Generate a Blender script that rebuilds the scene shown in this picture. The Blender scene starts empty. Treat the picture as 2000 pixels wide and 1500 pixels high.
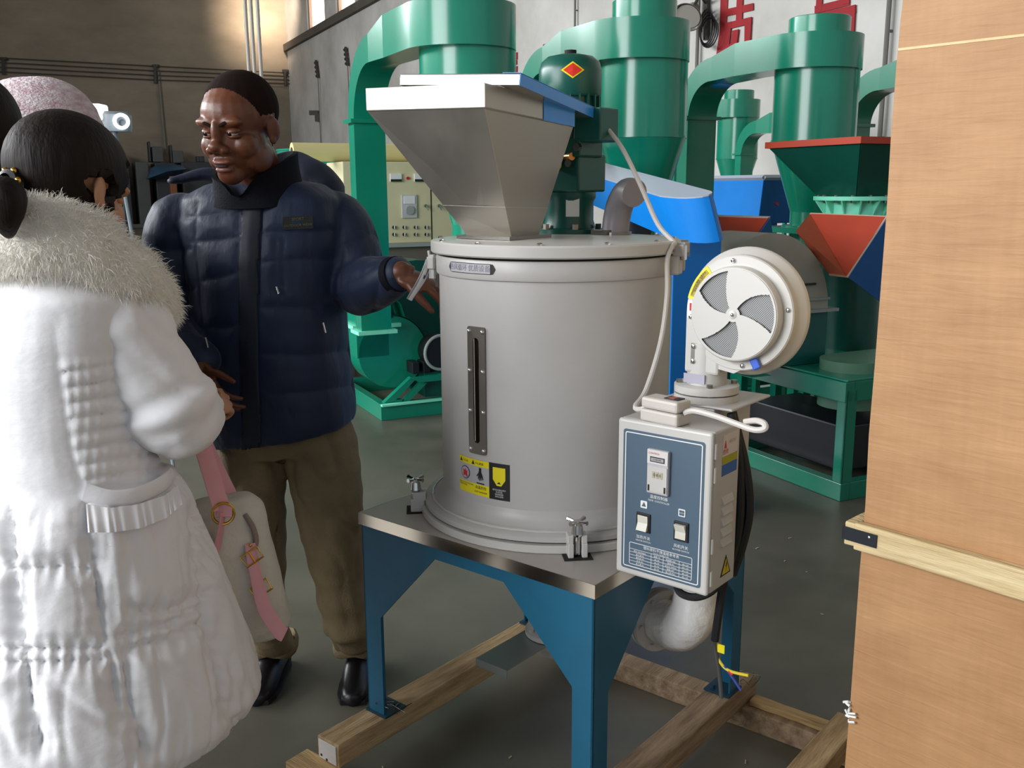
import bpy, math, random
import numpy as np
from mathutils import Matrix, Vector, noise
random.seed(7); RNG = np.random.default_rng(7)
S = bpy.context.scene
COL = S.collection
PI = math.pi

# ------------------------------------------------------------------ camera, light, exposure
FPX, PITCH, ROLL, EYE = 1850.0, math.atan(385/1850), -0.0055, 1.53
cd = bpy.data.cameras.new('camera'); CAMO = bpy.data.objects.new('camera', cd); COL.objects.link(CAMO)
cd.sensor_width = 36; cd.lens = 36*FPX/2000; cd.clip_start = .05; cd.clip_end = 200
CAMP = Vector((0, 0, EYE))
_fw = Vector((0, math.cos(PITCH), -math.sin(PITCH))); _up = Vector((0, math.sin(PITCH), math.cos(PITCH))); _rt = Vector((1, 0, 0))
RT = math.cos(ROLL)*_rt + math.sin(ROLL)*_up; UP = -math.sin(ROLL)*_rt + math.cos(ROLL)*_up
CAMO.matrix_world = Matrix(((RT.x, UP.x, -_fw.x, 0), (RT.y, UP.y, -_fw.y, 0), (RT.z, UP.z, -_fw.z, EYE), (0, 0, 0, 1)))
S.camera = CAMO
S.view_settings.view_transform = 'Standard'; S.view_settings.look = 'None'
S.view_settings.gamma = 1; S.view_settings.use_curve_mapping = False
S.view_settings.exposure = 0.22

wd = bpy.data.worlds.new('world'); S.world = wd; wd.use_nodes = True
bg = wd.node_tree.nodes['Background']; bg.inputs[0].default_value = (.80, .90, 1, 1); bg.inputs[1].default_value = .46

def area(name, loc, target, sx, sy, watts, color=(1, 1, 1), spread=PI):
    l = bpy.data.lights.new(name, 'AREA'); l.shape = 'RECTANGLE'; l.size = sx; l.size_y = sy; l.energy = watts; l.color = color; l.spread = spread
    o = bpy.data.objects.new(name, l); COL.objects.link(o); o.location = loc
    o.rotation_euler = (Vector(target)-Vector(loc)).to_track_quat('-Z', 'Y').to_euler()
    return o
area('door_daylight', (-5.5, -1.2, 3.0), (0.2, 2.6, 1.15), 4.5, 3.6, 470, (.96, .98, 1))
area('left_windows_daylight', (-17, 9, 7.5), (5, 14, 3.0), 22, 3.0, 4200, (.95, .98, 1))
area('back_window_glow', (-8.9, 38.9, 9.3), (-10.5, 42.6, 8.6), .7, 1.2, 110, (1, .80, .62), 1.1)

def ray(px, py):
    return _fw + RT*((px-1000)/FPX) - UP*((py-750)/FPX)
def at(px, py, Y=None, Z=None):
    "the point of the place seen at this pixel, on the plane at depth Y or height Z"
    d = ray(px, py); t = Y/d.y if Y is not None else (Z-EYE)/d.z
    return CAMP + d*t

# ------------------------------------------------------------------ things and parts
FRAME = {}
def thing(name, label, cat, loc=(0, 0, 0), rz=0.0, group=None):
    o = bpy.data.objects.new(name, None); COL.objects.link(o); o.empty_display_size = .1
    o.location = loc; o.rotation_euler = (0, 0, rz); o['label'] = label; o['category'] = cat
    if group: o['group'] = group
    FRAME[o.name] = Matrix.Translation(loc) @ Matrix.Rotation(rz, 4, 'Z')
    return o
def root_of(o):
    while o.parent: o = o.parent
    return o
def tag(o, label=None, cat=None, group=None, kind=None):
    for k, v in (('label', label), ('category', cat), ('group', group), ('kind', kind)):
        if v: o[k] = v
    return o

class MB:
    def __init__(s): s.v = []; s.f = []; s.sm = []
    def add(s, vs, fs, smooth=False, M=None):
        n = len(s.v)
        if M is not None: vs = [M @ Vector(v) for v in vs]
        s.v += [tuple(v) for v in vs]; s.f += [tuple(i+n for i in f) for f in fs]; s.sm += [smooth]*len(fs)
        return s
    def box(s, c, d, M=None):
        x, y, z = c; a, b, e = d[0]/2, d[1]/2, d[2]/2
        vs = [(x+i*a, y+j*b, z+k*e) for k in (-1, 1) for j in (-1, 1) for i in (-1, 1)]
        return s.add(vs, [(0, 2, 3, 1), (4, 5, 7, 6), (0, 1, 5, 4), (2, 6, 7, 3), (0, 4, 6, 2), (1, 3, 7, 5)], False, M)
    def span(s, p, q, M=None):
        return s.box([(a+b)/2 for a, b in zip(p, q)], [abs(a-b) for a, b in zip(p, q)], M)
    def prism(s, poly, z0, z1, M=None, smooth=False):
        n = len(poly)
        ar = sum(poly[i][0]*poly[(i+1) % n][1]-poly[(i+1) % n][0]*poly[i][1] for i in range(n))
        if ar < 0: poly = poly[::-1]
        vs = [(x, y, z0) for x, y in poly]+[(x, y, z1) for x, y in poly]
        s.add(vs, [tuple(range(n))[::-1], tuple(range(n, 2*n))], False, M)
        return s.add(vs, [(i, (i+1) % n, n+(i+1) % n, n+i) for i in range(n)], smooth, M)
    def lathe(s, prof, n=48, M=None, caps=True, smooth=True):
        "profile of (radius, z) around local z"
        vs = []
        for r, z in prof:
            for i in range(n):
                a = 2*PI*i/n; vs.append((r*math.cos(a), r*math.sin(a), z))
        fs = []
        for k in range(len(prof)-1):
            for i in range(n):
                j = (i+1) % n; fs.append((k*n+i, k*n+j, (k+1)*n+j, (k+1)*n+i))
        s.add(vs, fs, smooth, M)
        if caps:
            base = len(s.v)-len(vs)
            s.f.append(tuple(base+i for i in range(n))[::-1]); s.sm.append(False)
            s.f.append(tuple(base+(len(prof)-1)*n+i for i in range(n))); s.sm.append(False)
        return s
    def cyl(s, p, q, r, r2=None, n=24, smooth=True):
        p, q = Vector(p), Vector(q); d = q-p
        M = Matrix.Translation(p) @ d.to_track_quat('Z', 'Y').to_matrix().to_4x4()
        return s.lathe([(r, 0), (r if r2 is None else r2, d.length)], n, M, True, smooth)
    def loft(s, rings, caps=True, smooth=True, closed=False):
        n = len(rings[0]); vs = [p for r in rings for p in r]; fs = []; m = len(rings)
        for k in range(m if closed else m-1):
            for i in range(n):
                j = (i+1) % n; k2 = (k+1) % m
                fs.append((k*n+i, k*n+j, k2*n+j, k2*n+i))
        b = len(s.v); s.add(vs, fs, smooth)
        if caps and not closed:
            s.f.append(tuple(b+i for i in range(n))[::-1]); s.sm.append(False)
            s.f.append(tuple(b+(m-1)*n+i for i in range(n))); s.sm.append(False)
        return s
    def tube(s, pts, r, n=10, caps=True, smooth=True, sub=0, flat=None, closed=False):
        pts = [Vector(p) for p in pts]
        rs = list(r) if hasattr(r, '__len__') else [r]*len(pts)
        if sub:
            P = []; Q = []; m = len(pts)
            for i in range(m-1):
                a, b, c, d = pts[max(i-1, 0)], pts[i], pts[i+1], pts[min(i+2, m-1)]
                for k in range(sub):
                    t = k/sub; P.append(.5*((2*b)+(c-a)*t+(2*a-5*b+4*c-d)*t*t+(3*b-a-3*c+d)*t**3)); Q.append(rs[i]*(1-t)+rs[i+1]*t)
            P.append(pts[-1]); Q.append(rs[-1]); pts, rs = P, Q
        m = len(pts); up = None; rings = []
        for i, p in enumerate(pts):
            a, b = pts[max(i-1, 0)], pts[min(i+1, m-1)]
            if closed: a, b = pts[i-1], pts[(i+1) % m]
            t = (b-a)
            t = t.normalized() if t.length > 1e-9 else Vector((0, 0, 1))
            if up is None: up = Vector((0, 0, 1)) if abs(t.z) < .9 else Vector((1, 0, 0))
            u = (up-t*up.dot(t)).normalized(); w = t.cross(u); up = u
            if flat: rings.append([p+(u*math.cos(2*PI*k/n)*flat[0]+w*math.sin(2*PI*k/n)*flat[1])*rs[i] for k in range(n)])
            else: rings.append([p+(u*math.cos(2*PI*k/n)+w*math.sin(2*PI*k/n))*rs[i] for k in range(n)])
        return s.loft(rings, caps, smooth, closed)
    def ell(s, c, r, M=None, nu=16, nv=10):
        vs = [(0, 0, -1)]
        for j in range(1, nv):
            b = -PI/2+PI*j/nv
            for i in range(nu):
                a = 2*PI*i/nu; vs.append((math.cos(a)*math.cos(b), math.sin(a)*math.cos(b), math.sin(b)))
        vs.append((0, 0, 1))
        fs = [(0, 1+(i+1) % nu, 1+i) for i in range(nu)]
        for j in range(nv-2):
            for i in range(nu):
                k = (i+1) % nu; fs.append((1+j*nu+i, 1+j*nu+k, 1+(j+1)*nu+k, 1+(j+1)*nu+i))
        t = len(vs)-1; fs += [(t, 1+(nv-2)*nu+i, 1+(nv-2)*nu+(i+1) % nu) for i in range(nu)]
        vs = [Vector((v[0]*r[0], v[1]*r[1], v[2]*r[2])) for v in vs]
        if M is not None: vs = [M @ v for v in vs]
        vs = [v+Vector(c) for v in vs]
        return s.add(vs, fs, True)
    def plate(s, quad, th, M=None):
        "flat polygon in space given a real thickness along its normal"
        q = [Vector(p) for p in quad]; n = (q[1]-q[0]).cross(q[2]-q[0]).normalized()*th; k = len(q)
        return s.add([p for p in q]+[p-n for p in q], [tuple(range(k)), tuple(range(k, 2*k))[::-1]]+[(i, k+i, k+(i+1) % k, (i+1) % k) for i in range(k)], False, M)
    def build(s, name, m, parent=None, bevel=0, ang=40, world=False, kind=None, label=None, bseg=2):
        me = bpy.data.meshes.new(name)
        vs = s.v
        if world and parent is not None:
            Mi = FRAME[root_of(parent).name].inverted(); vs = [tuple(Mi @ Vector(v)) for v in vs]
        me.from_pydata(vs, [], s.f); me.polygons.foreach_set('use_smooth', s.sm)
        if any(s.sm): me.set_sharp_from_angle(angle=math.radians(ang))
        me.materials.append(m); me.update()
        return link(name, me, parent, bevel, kind, label, bseg)
def link(name, me, parent=None, bevel=0, kind=None, label=None, bseg=2):
    o = bpy.data.objects.new(name, me); COL.objects.link(o)
    if parent is not None: o.parent = parent
    if bevel:
        b = o.modifiers.new('bevel', 'BEVEL'); b.width = bevel; b.segments = bseg; b.limit_method = 'ANGLE'; b.angle_limit = math.radians(38)
    tag(o, label=label, kind=kind)
    return o
def copy_tree(o, parent=None):
    c = o.copy(); COL.objects.link(c)
    if parent is not None: c.parent = parent
    if o.name in FRAME: FRAME[c.name] = FRAME[o.name]
    for ch in list(o.children): copy_tree(ch, c)
    return c
def text(string, size, fn, name, m, parent, align='CENTER', res=2, ex=0.0):
    "lettering as real flat letter shapes: fn maps the text's own (x, y) onto the surface"
    cu = bpy.data.curves.new('t', 'FONT'); cu.body = string; cu.size = size; cu.align_x = align; cu.align_y = 'CENTER'; cu.resolution_u = res
    o = bpy.data.objects.new('t', cu); COL.objects.link(o)
    dg = bpy.context.evaluated_depsgraph_get(); dg.update()
    me = bpy.data.meshes.new_from_object(o.evaluated_get(dg)); bpy.data.objects.remove(o); bpy.data.curves.remove(cu)
    n = len(me.vertices); co = np.zeros(n*3); me.vertices.foreach_get('co', co); co = co.reshape(-1, 3)
    out = np.array([tuple(fn(a, b)) for a, b, _ in co]) if n else co
    me.vertices.foreach_set('co', out.ravel()); me.materials.clear(); me.materials.append(m); me.name = name; me.update()
    return link(name, me, parent)

# ------------------------------------------------------------------ materials
def lin(h):
    if not isinstance(h, str): return tuple(h)
    c = [int(h[i:i+2], 16)/255 for i in (0, 2, 4)]
    return tuple(x/12.92 if x <= .04045 else ((x+.055)/1.055)**2.4 for x in c)
MATS = {}
def mat(name, col, rough=.5, metal=0.0, var=0.0, vscale=6.0, bump=0.0, bscale=60.0, col2=None, stretch=None, spec=None, coat=0.0, emit=0.0, alpha=1.0, rvar=0.0, trans=0.0, sheen=0.0):
    if name in MATS: return MATS[name]
    m = bpy.data.materials.new(name); m.use_nodes = True; nt = m.node_tree; N = nt.nodes; Lk = nt.links
    b = N['Principled BSDF']; c = lin(col)
    b.inputs['Base Color'].default_value = (*c, 1); b.inputs['Roughness'].default_value = rough; b.inputs['Metallic'].default_value = metal
    if spec is not None: b.inputs['Specular IOR Level'].default_value = spec
    if coat: b.inputs['Coat Weight'].default_value = coat; b.inputs['Coat Roughness'].default_value = .12
    if sheen: b.inputs['Sheen Weight'].default_value = sheen
    if trans: b.inputs['Transmission Weight'].default_value = trans
    if emit: b.inputs['Emission Color'].default_value = (*c, 1); b.inputs['Emission Strength'].default_value = emit
    if alpha < 1: b.inputs['Alpha'].default_value = alpha
    if var or bump or rvar:
        tc = N.new('ShaderNodeTexCoord'); mp = N.new('ShaderNodeMapping'); Lk.new(tc.outputs['Object'], mp.inputs[0])
        if stretch: mp.inputs['Scale'].default_value = stretch
    if var or rvar:
        no = N.new('ShaderNodeTexNoise'); no.inputs['Scale'].default_value = vscale; no.inputs['Detail'].default_value = 6; no.inputs['Roughness'].default_value = .62
        Lk.new(mp.outputs[0], no.inputs[0])
    if var:
        rp = N.new('ShaderNodeValToRGB'); Lk.new(no.outputs[0], rp.inputs[0])
        c2 = lin(col2) if col2 is not None else tuple(x*(1-var) for x in c); c1 = c if col2 is not None else tuple(min(1, x*(1+var*.6)) for x in c)
        rp.color_ramp.elements[0].position = .32; rp.color_ramp.elements[1].position = .68
        rp.color_ramp.elements[0].color = (*c2, 1); rp.color_ramp.elements[1].color = (*c1, 1); Lk.new(rp.outputs[0], b.inputs['Base Color'])
    if rvar:
        mr = N.new('ShaderNodeMapRange'); mr.inputs[1].default_value = .3; mr.inputs[2].default_value = .7; mr.inputs[3].default_value = max(.02, rough-rvar); mr.inputs[4].default_value = min(1, rough+rvar)
        Lk.new(no.outputs[0], mr.inputs[0]); Lk.new(mr.outputs[0], b.inputs['Roughness'])
    if bump:
        nb = N.new('ShaderNodeTexNoise'); nb.inputs['Scale'].default_value = bscale; nb.inputs['Detail'].default_value = 4; Lk.new(mp.outputs[0], nb.inputs[0])
        bp = N.new('ShaderNodeBump'); bp.inputs['Strength'].default_value = bump; bp.inputs['Distance'].default_value = .01
        Lk.new(nb.outputs[0], bp.inputs['Height']); Lk.new(bp.outputs[0], b.inputs['Normal'])
    MATS[name] = m
    return m
M_BEIGE = mat('warm_grey_enamel', 'bebab7', .38, var=.05, vscale=5, bump=.03, bscale=220)
M_BEIGE2 = mat('pale_grey_enamel', 'c6c3be', .33, bump=.02, bscale=200)
M_TEAL = mat('teal_blue_enamel', '155f7e', .38, var=.10, vscale=7)
M_STEEL = mat('polished_steel', 'b8b4ae', .16, 1.0, rvar=.06, vscale=5)
M_STEELB = mat('brushed_steel', 'b4aea4', .36, .88, rvar=.06, vscale=4)
M_STEELD = mat('dull_steel_plate', '8d8983', .34, 1.0, rvar=.07, vscale=6)
M_CHROME = mat('chrome', 'd8d8d8', .10, 1.0)
M_DARK = mat('dark_gap', '15140f', .8)
M_BLACK = mat('black_rubber', '14141a', .5)
M_GREEN = mat('glossy_green_enamel', '0f8468', .24, var=.10, vscale=3, coat=.3)
M_GREEND = mat('motor_green_enamel', '0d5246', .33, var=.10, vscale=12)
M_MINT = mat('mint_primer', '86ecca', .45, var=.06)
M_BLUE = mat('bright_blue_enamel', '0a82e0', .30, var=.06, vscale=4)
M_BLUE_SHADE = mat('shaded_blue_enamel', '1560a6', .35, var=.08)  # darker copy of the blue, shade put into faces turned from the light
M_RED = mat('red_oxide_primer', 'b0381a', .55, var=.14, vscale=5)
M_REDL = mat('pale_red_oxide', 'b35a3c', .6, var=.12, vscale=5)
M_GREY = mat('grey_plate', '9aa09c', .45, var=.08)
M_CREAM = mat('cream_enamel', 'd8cfa8', .45, var=.04)
M_WHITE = mat('white_print', 'e8e8e6', .5)
M_YEL = mat('yellow_print', 'f0de14', .45)
M_INK = mat('black_print', '17151a', .5)
M_REDP = mat('red_print', 'c8202a', .5)
M_GREYP = mat('grey_print', 'b6b4b8', .5)
# ------------------------------------------------------------------ the hall
WD = Vector((.44028, -.89786, 0)); WN = Vector((-.89786, -.44028, 0))      # along the right wall towards the viewer, and its inward normal
CORNER = Vector((-.224*43, 43, 0))
def wallp(s, z, off=0.0): return CORNER + WD*s + WN*off + Vector((0, 0, z))
def backp(s, z, off=0.0): return CORNER + WN*s + WD*off + Vector((0, 0, z))     # back wall runs along WN
def on_wall(px, py, off=0.0):
    d = ray(px, py); q = CORNER+WN*off; t = (q-CAMP).dot(WN)/d.dot(WN); P = CAMP+d*t
    return P
def wall_sz(P): return (P-CORNER).dot(WD), P.z
def on_back(px, py, off=0.0):
    d = ray(px, py); q = CORNER+WD*off; t = (q-CAMP).dot(WD)/d.dot(WD); P = CAMP+d*t
    return P
M_FLOOR = mat('worn_concrete_floor', '6e6b5f', .42, var=.35, vscale=.55, col2='454339', rvar=.14, bump=.06, bscale=30)
M_WALLR = mat('whitewashed_plaster', 'd6d4d0', .85, var=.2, vscale=.45, col2='b3b0aa', bump=.3, bscale=9)
M_WALLB = mat('tan_plaster', '8f8474', .88, var=.2, vscale=.35, col2='766c5e', bump=.35, bscale=6, stretch=(1, 1, 2.2))
M_CEIL = mat('dull_ceiling', '8a8782', .9)
M_SILL = mat('dark_concrete_sill', '5d5850', .85, var=.15, vscale=2)
M_REDW = mat('red_wall_paint', '9c1f26', .75, var=.12, vscale=2)
b = MB(); b.span((-26, -9, -.2), (24, 52, 0)); fl = b.build('floor', M_FLOOR, kind='structure')
# right wall with two window openings near the far corner, built round the openings
def wall_block(b, s0, s1, z0, z1, th=.4):
    p = [wallp(s0, z0), wallp(s1, z0), wallp(s1, z0, -th), wallp(s0, z0, -th)]
    b.add(p+[q+Vector((0, 0, z1-z0)) for q in p], [(0, 1, 2, 3)[::-1], (4, 5, 6, 7), (0, 4, 5, 1)[::-1], (1, 5, 6, 2)[::-1], (2, 6, 7, 3)[::-1], (3, 7, 4, 0)[::-1]])
s1a, _ = wall_sz(on_wall(600, 40)); s1b, _ = wall_sz(on_wall(634, 30)); s2a, _ = wall_sz(on_wall(656, 10)); s2b, _ = wall_sz(on_wall(693, 5))
zs = on_wall(604, 62).z; ze = zs+2.6; LW = 54.0
b = MB()
wall_block(b, -.4, LW, 0, zs); wall_block(b, -.4, LW, ze, 12)
wall_block(b, -.4, s1a, zs, ze); wall_block(b, s1b, s2a, zs, ze); wall_block(b, s2b, LW, zs, ze)
wr = b.build('wall_right', M_WALLR, kind='structure')
b = MB(); p = [backp(-.4, 0), backp(30, 0), backp(30, 0, -.4), backp(-.4, 0, -.4)]
b.add(p+[q+Vector((0, 0, 12)) for q in p], [(0, 1, 2, 3), (4, 5, 6, 7)[::-1], (0, 4, 5, 1), (1, 5, 6, 2), (2, 6, 7, 3), (3, 7, 4, 0)])
wb = b.build('wall_back', M_WALLB, kind='structure')
b = MB(); p = [backp(24, 0, 0), backp(24, 0, 58), backp(24.4, 0, 58), backp(24.4, 0, 0)]
b.add(p+[q+Vector((0, 0, 12)) for q in p], [(0, 1, 2, 3)[::-1], (4, 5, 6, 7), (0, 4, 5, 1)[::-1], (1, 5, 6, 2)[::-1], (2, 6, 7, 3)[::-1], (3, 7, 4, 0)[::-1]]); b.build('wall_left', M_WALLR, kind='structure')
b = MB(); b.span((-26, -9, 12), (24, 52, 12.3)); b.build('ceiling', M_CEIL, kind='structure')
# sill ledge along the right wall
b = MB(); zl = zs-.28
p = [wallp(0, zl, .16), wallp(LW, zl, .16), wallp(LW, zl, 0), wallp(0, zl, 0)]
b.add(p+[q+Vector((0, 0, .28)) for q in p], [(0, 1, 2, 3)[::-1], (4, 5, 6, 7), (0, 4, 5, 1)[::-1], (1, 5, 6, 2)[::-1], (2, 6, 7, 3)[::-1], (3, 7, 4, 0)[::-1]])
b.build('trim_1', M_SILL, kind='structure')
M_PANE = mat('daylit_glass', 'fff6e6', .3, emit=3.2)
M_WFR = mat('weathered_window_frame', 'a58a78', .7)
for n, (a, c) in enumerate(((s1a, s1b), (s2a, s2b))):
    b = MB(); w = .14
    def bar(b, sa, sb, za, zb, o0=-.30, o1=-.06):
        p = [wallp(sa, za, o1), wallp(sb, za, o1), wallp(sb, za, o0), wallp(sa, za, o0)]
        b.add(p+[q+Vector((0, 0, zb-za)) for q in p], [(0, 1, 2, 3)[::-1], (4, 5, 6, 7), (0, 4, 5, 1)[::-1], (1, 5, 6, 2)[::-1], (2, 6, 7, 3)[::-1], (3, 7, 4, 0)[::-1]])
    bar(b, a, a+w, zs, ze); bar(b, c-w, c, zs, ze); bar(b, a, c, zs, zs+w); bar(b, a, c, ze-w, ze); bar(b, a, c, zs+1.75, zs+1.85)
    fr = b.build('window_%d' % (n+1), M_WFR, kind='structure')
    b = MB(); bar(b, a+w, c-w, zs+w, zs+1.75, -.2, -.18); b.build('pane', M_PANE, fr)
    b = MB(); bar(b, a+w, c-w, zs+1.85, ze-w, -.2, -.18); b.build('pane', M_PANE, fr)
# red painted characters on the right wall (each a thin coat of paint on the plaster)
def wall_strokes(strokes, name='painted_character'):
    b = MB()
    for q in strokes:
        P = [on_wall(x, y, .010+.0015*len(b.f)/6) for x, y in q]
        b.plate(P, .008+.0015*len(b.f)/6)
    return b.build(name, M_REDW, wr)
WR = 1
def bar4(x0, y0, x1, y1, t): return [(x0, y0), (x1, y1), (x1, y1+t), (x0, y0+t)]
# zhi: roof stroke and left leg, cross, shell box with its legs
wall_strokes([[(1409, -40), (1424, -43), (1419, 62), (1408, 122), (1397, 126), (1406, 60)],
              bar4(1418, -30, 1476, -43, 16), bar4(1419, 18, 1472, 6, 14),
              [(1440, -2), (1452, -5), (1450, 44), (1438, 47)],
              bar4(1418, 45, 1469, 33, 13), [(1417, 45), (1430, 42), (1424, 100), (1412, 103)], [(1456, 36), (1469, 33), (1466, 92), (1455, 95)],
              [(1432, 60), (1444, 57), (1440, 90), (1416, 112), (1412, 104), (1429, 84)], [(1444, 90), (1452, 84), (1466, 96), (1462, 104)]])
# gao: dot, lid, mouth, wide frame with inner mouth
wall_strokes([bar4(1578, -40, 1672, -62, 14), bar4(1598, -18, 1660, -32, 10), bar4(1592, 12, 1660, -5, 15), [(1596, -18), (1608, -21), (1606, 22), (1594, 25)], [(1648, -30), (1660, -32), (1660, 6), (1648, 9)],
              bar4(1575, 32, 1672, 9, 16), [(1656, 13), (1672, 9), (1668, 84), (1654, 87)], [(1575, 32), (1590, 29), (1586, 104), (1572, 107)]])
# partly hidden earlier characters: only what shows beside the cyclones
wall_strokes([[(1318, 30), (1330, 27), (1328, 44), (1316, 47)], [(1316, 28), (1332, 24), (1332, 32), (1316, 36)]])
wall_strokes([[(1061, 87), (1068, 85), (1067, 104), (1061, 106)], [(1073, 83), (1080, 81), (1080, 98), (1074, 100)], bar4(1055, 103, 1090, 94, 9)])
wall_strokes([[(1002, 104), (1011, 102), (1011, 116), (1002, 118)], [(1002, 131), (1011, 129), (1010, 150), (1002, 152)], bar4(985, 122, 1010, 117, 9)])
# services on the walls
M_PIPE = mat('grey_conduit', '6f6c66', .6); M_PIPEL = mat('pale_conduit', 'a7a19a', .45)
def wall_pipe(px0, py0, px1, py1, r, lab, m=M_PIPE, zt=None):
    A = on_wall(px0, py0, .05+r); Bz = on_wall(px1, py1, .05+r)
    b = MB(); b.tube([(A.x, A.y, 11.5 if zt is None else zt), (A.x, A.y, Bz.z)], r, 8)
    for z in np.linspace(Bz.z+.2, A.z, 4): b.tube([(A.x, A.y, z), (A.x-WN.x*(r+.05), A.y-WN.y*(r+.05), z)], r*.6, 6)
    return tag(b.build('conduit_pipe', m), lab, 'pipe')
wall_pipe(1123, 20, 1118, 330, .022, 'thin dark vertical conduit pipe on the white wall between the first two green cyclones')
wall_pipe(1363, 60, 1358, 330, .030, 'grey vertical conduit pipe on the white wall right below the floodlight')
wall_pipe(1733, 60, 1715, 400, .034, 'grey vertical conduit pipe on the white wall nearest the plywood crate')
# three hanging pipes before the back wall
for x0, x1, yb, lab in ((478, 488, 168, 'left one of three bright steel pipes hanging above the man\'s head'), (491, 499, 172, 'middle one of three bright steel pipes hanging above the man\'s head'), (505, 512, 176, 'right one of three bright steel pipes hanging above the man\'s head')):
    P = at(x1, yb, Y=22); b = MB(); b.tube([(P.x, P.y, 12), (P.x, P.y, P.z-.9)], .042, 10)
    b.lathe([(.06, 0), (.06, .08)], 10, Matrix.Translation((P.x, P.y, P.z-.95)))
    tag(b.build('hanging_pipe', M_PIPEL), lab, 'pipe', 'steel pipes hanging from the roof')
# conduit lines on the back wall carried by brackets
bk = thing('wall_cable_run', 'dark cable run of four lines on posts across the tan back wall', 'cables', on_back(300, 140, .05))
M_IRON = mat('dark_iron', '35322e', .6)
for k in range(4):
    b = MB(); b.tube([on_back(-20, 112+k*9, .16), on_back(300, 129+k*9, .16), on_back(566, 143+k*7, .16)], .022, 6); b.build('cable', M_IRON, bk, world=True)
for px, y0, y1 in ((6, 112, 146), (303, 126, 163), (557, 136, 168), (575, 134, 178)):
    A, B = on_back(px, y0, .12), on_back(px+1, y1, .12); b = MB(); b.tube([A, B], .075, 6); b.span((A.x-.12, A.y-.05, A.z-.1), (A.x+.12, A.y+.16, A.z)); b.build('bracket', M_IRON, bk, world=True)
A, B = on_back(309, 140, .08), on_back(320, 300, .08); b = MB(); b.tube([A, (A.x+.05, A.y, B.z)], .045, 8); b.build('drop_pipe', M_PIPE, bk, world=True)
# insulator strips with their wires on the near part of the right wall's far end
for px, y0, y1, yb, lab in ((617, 118, 152, 290, 'dark insulator strip with a thin wire nearest the far corner on the right wall'), (675, 92, 128, 250, 'dark insulator strip with a thin wire beside the first green elbow duct')):
    A, B = on_wall(px, y0, .1), on_wall(px+4, y1, .1); Cc = on_wall(px+10, yb, .05)
    t = thing('insulator_strip', lab, 'insulator', B)
    b = MB(); b.tube([A, B], .05, 6); b.build('strip_board', M_IRON, t, world=True)
    b = MB()
    for k in range(4): P = A.lerp(B, (k+.5)/4); b.cyl(P-WD*.14, P+WD*.02, .06, n=8)
    b.build('insulator', M_IRON, t, world=True)
    b = MB(); b.tube([B, Cc], .018, 6); b.build('wire', M_PIPE, t, world=True)
t = thing('wall_switch', 'small dark switch bracket low on the far end of the right wall', 'switch', on_wall(617, 222, .05))
P = on_wall(619, 222, .1); b = MB(); b.span((P.x-.3, P.y-.05, P.z-.05), (P.x+.05, P.y+.1, P.z+.12)); b.span((P.x-.08, P.y-.06, P.z-.3), (P.x+.08, P.y+.1, P.z)); b.build('switch_body', M_IRON, t, world=True)
# floodlight and coil of cable on the white wall
P = on_wall(1345, 30, .55); t = thing('floodlight', 'round metal floodlight on a wall bracket above the second green cyclone', 'lamp', P)
dr = Vector((-.45, -.62, -.62)).normalized(); Mq = Matrix.Translation(P) @ dr.to_track_quat('Z', 'Y').to_matrix().to_4x4()
M_LAMP = mat('lamp_aluminium', '9b968e', .3, .9)
b = MB(); b.lathe([(.03, -.30), (.09, -.24), (.12, -.1), (.23, .02), (.25, .06), (.235, .06), (.21, .02)], 28, Mq, caps=False); b.build('lamp_shade', M_LAMP, t, world=True)
b = MB(); b.lathe([(.20, .0), (.205, .03)], 24, Mq); b.build('lamp_glass', mat('lamp_lens', '9c9890', .25), t, world=True)
A = on_wall(1380, -30, .06); B = on_wall(1380, 78, .06)
b = MB(); b.tube([A, B], .055, 8); b.tube([P-dr*.2, P-dr*.2+Vector((.1, 0, .18)), on_wall(1378, 5, .1)], .025, 8, sub=4); b.build('bracket', M_IRON, t, world=True)
t = thing('cable_coil', 'coil of dark cable hung on the wall beside the floodlight', 'cable', on_wall(1384, 60, .12))
for k in range(4):
    P = on_wall(1382+2*k-3, 52+4*k, .14+.02*k); b = MB(); ra, rb = (.17+.02*k), (.27-.015*k)
    b.tube([P+WD*(ra*math.cos(a))+Vector((0, 0, rb*math.sin(a))) for a in np.linspace(0, 2*PI, 24, endpoint=False)], .014, 6, closed=True); b.build('cable_loop', M_BLACK, t, world=True)
# ------------------------------------------------------------------ the hopper dryer (root frame: x along its front, y towards its back right)
RZ = math.radians(-39.3)
D = thing('hopper_dryer', 'grey cylindrical hopper dryer with steel funnel, fan and control box on a teal blue stand', 'machine', (.1216, 2.408, 0), RZ)
BX, BY, BR = -.0085, -.007, .293
def T(x, y, z): return Matrix.Translation((x, y, z))
BM = T(BX, BY, 0)
ZT, ZS = .70, .132
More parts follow.
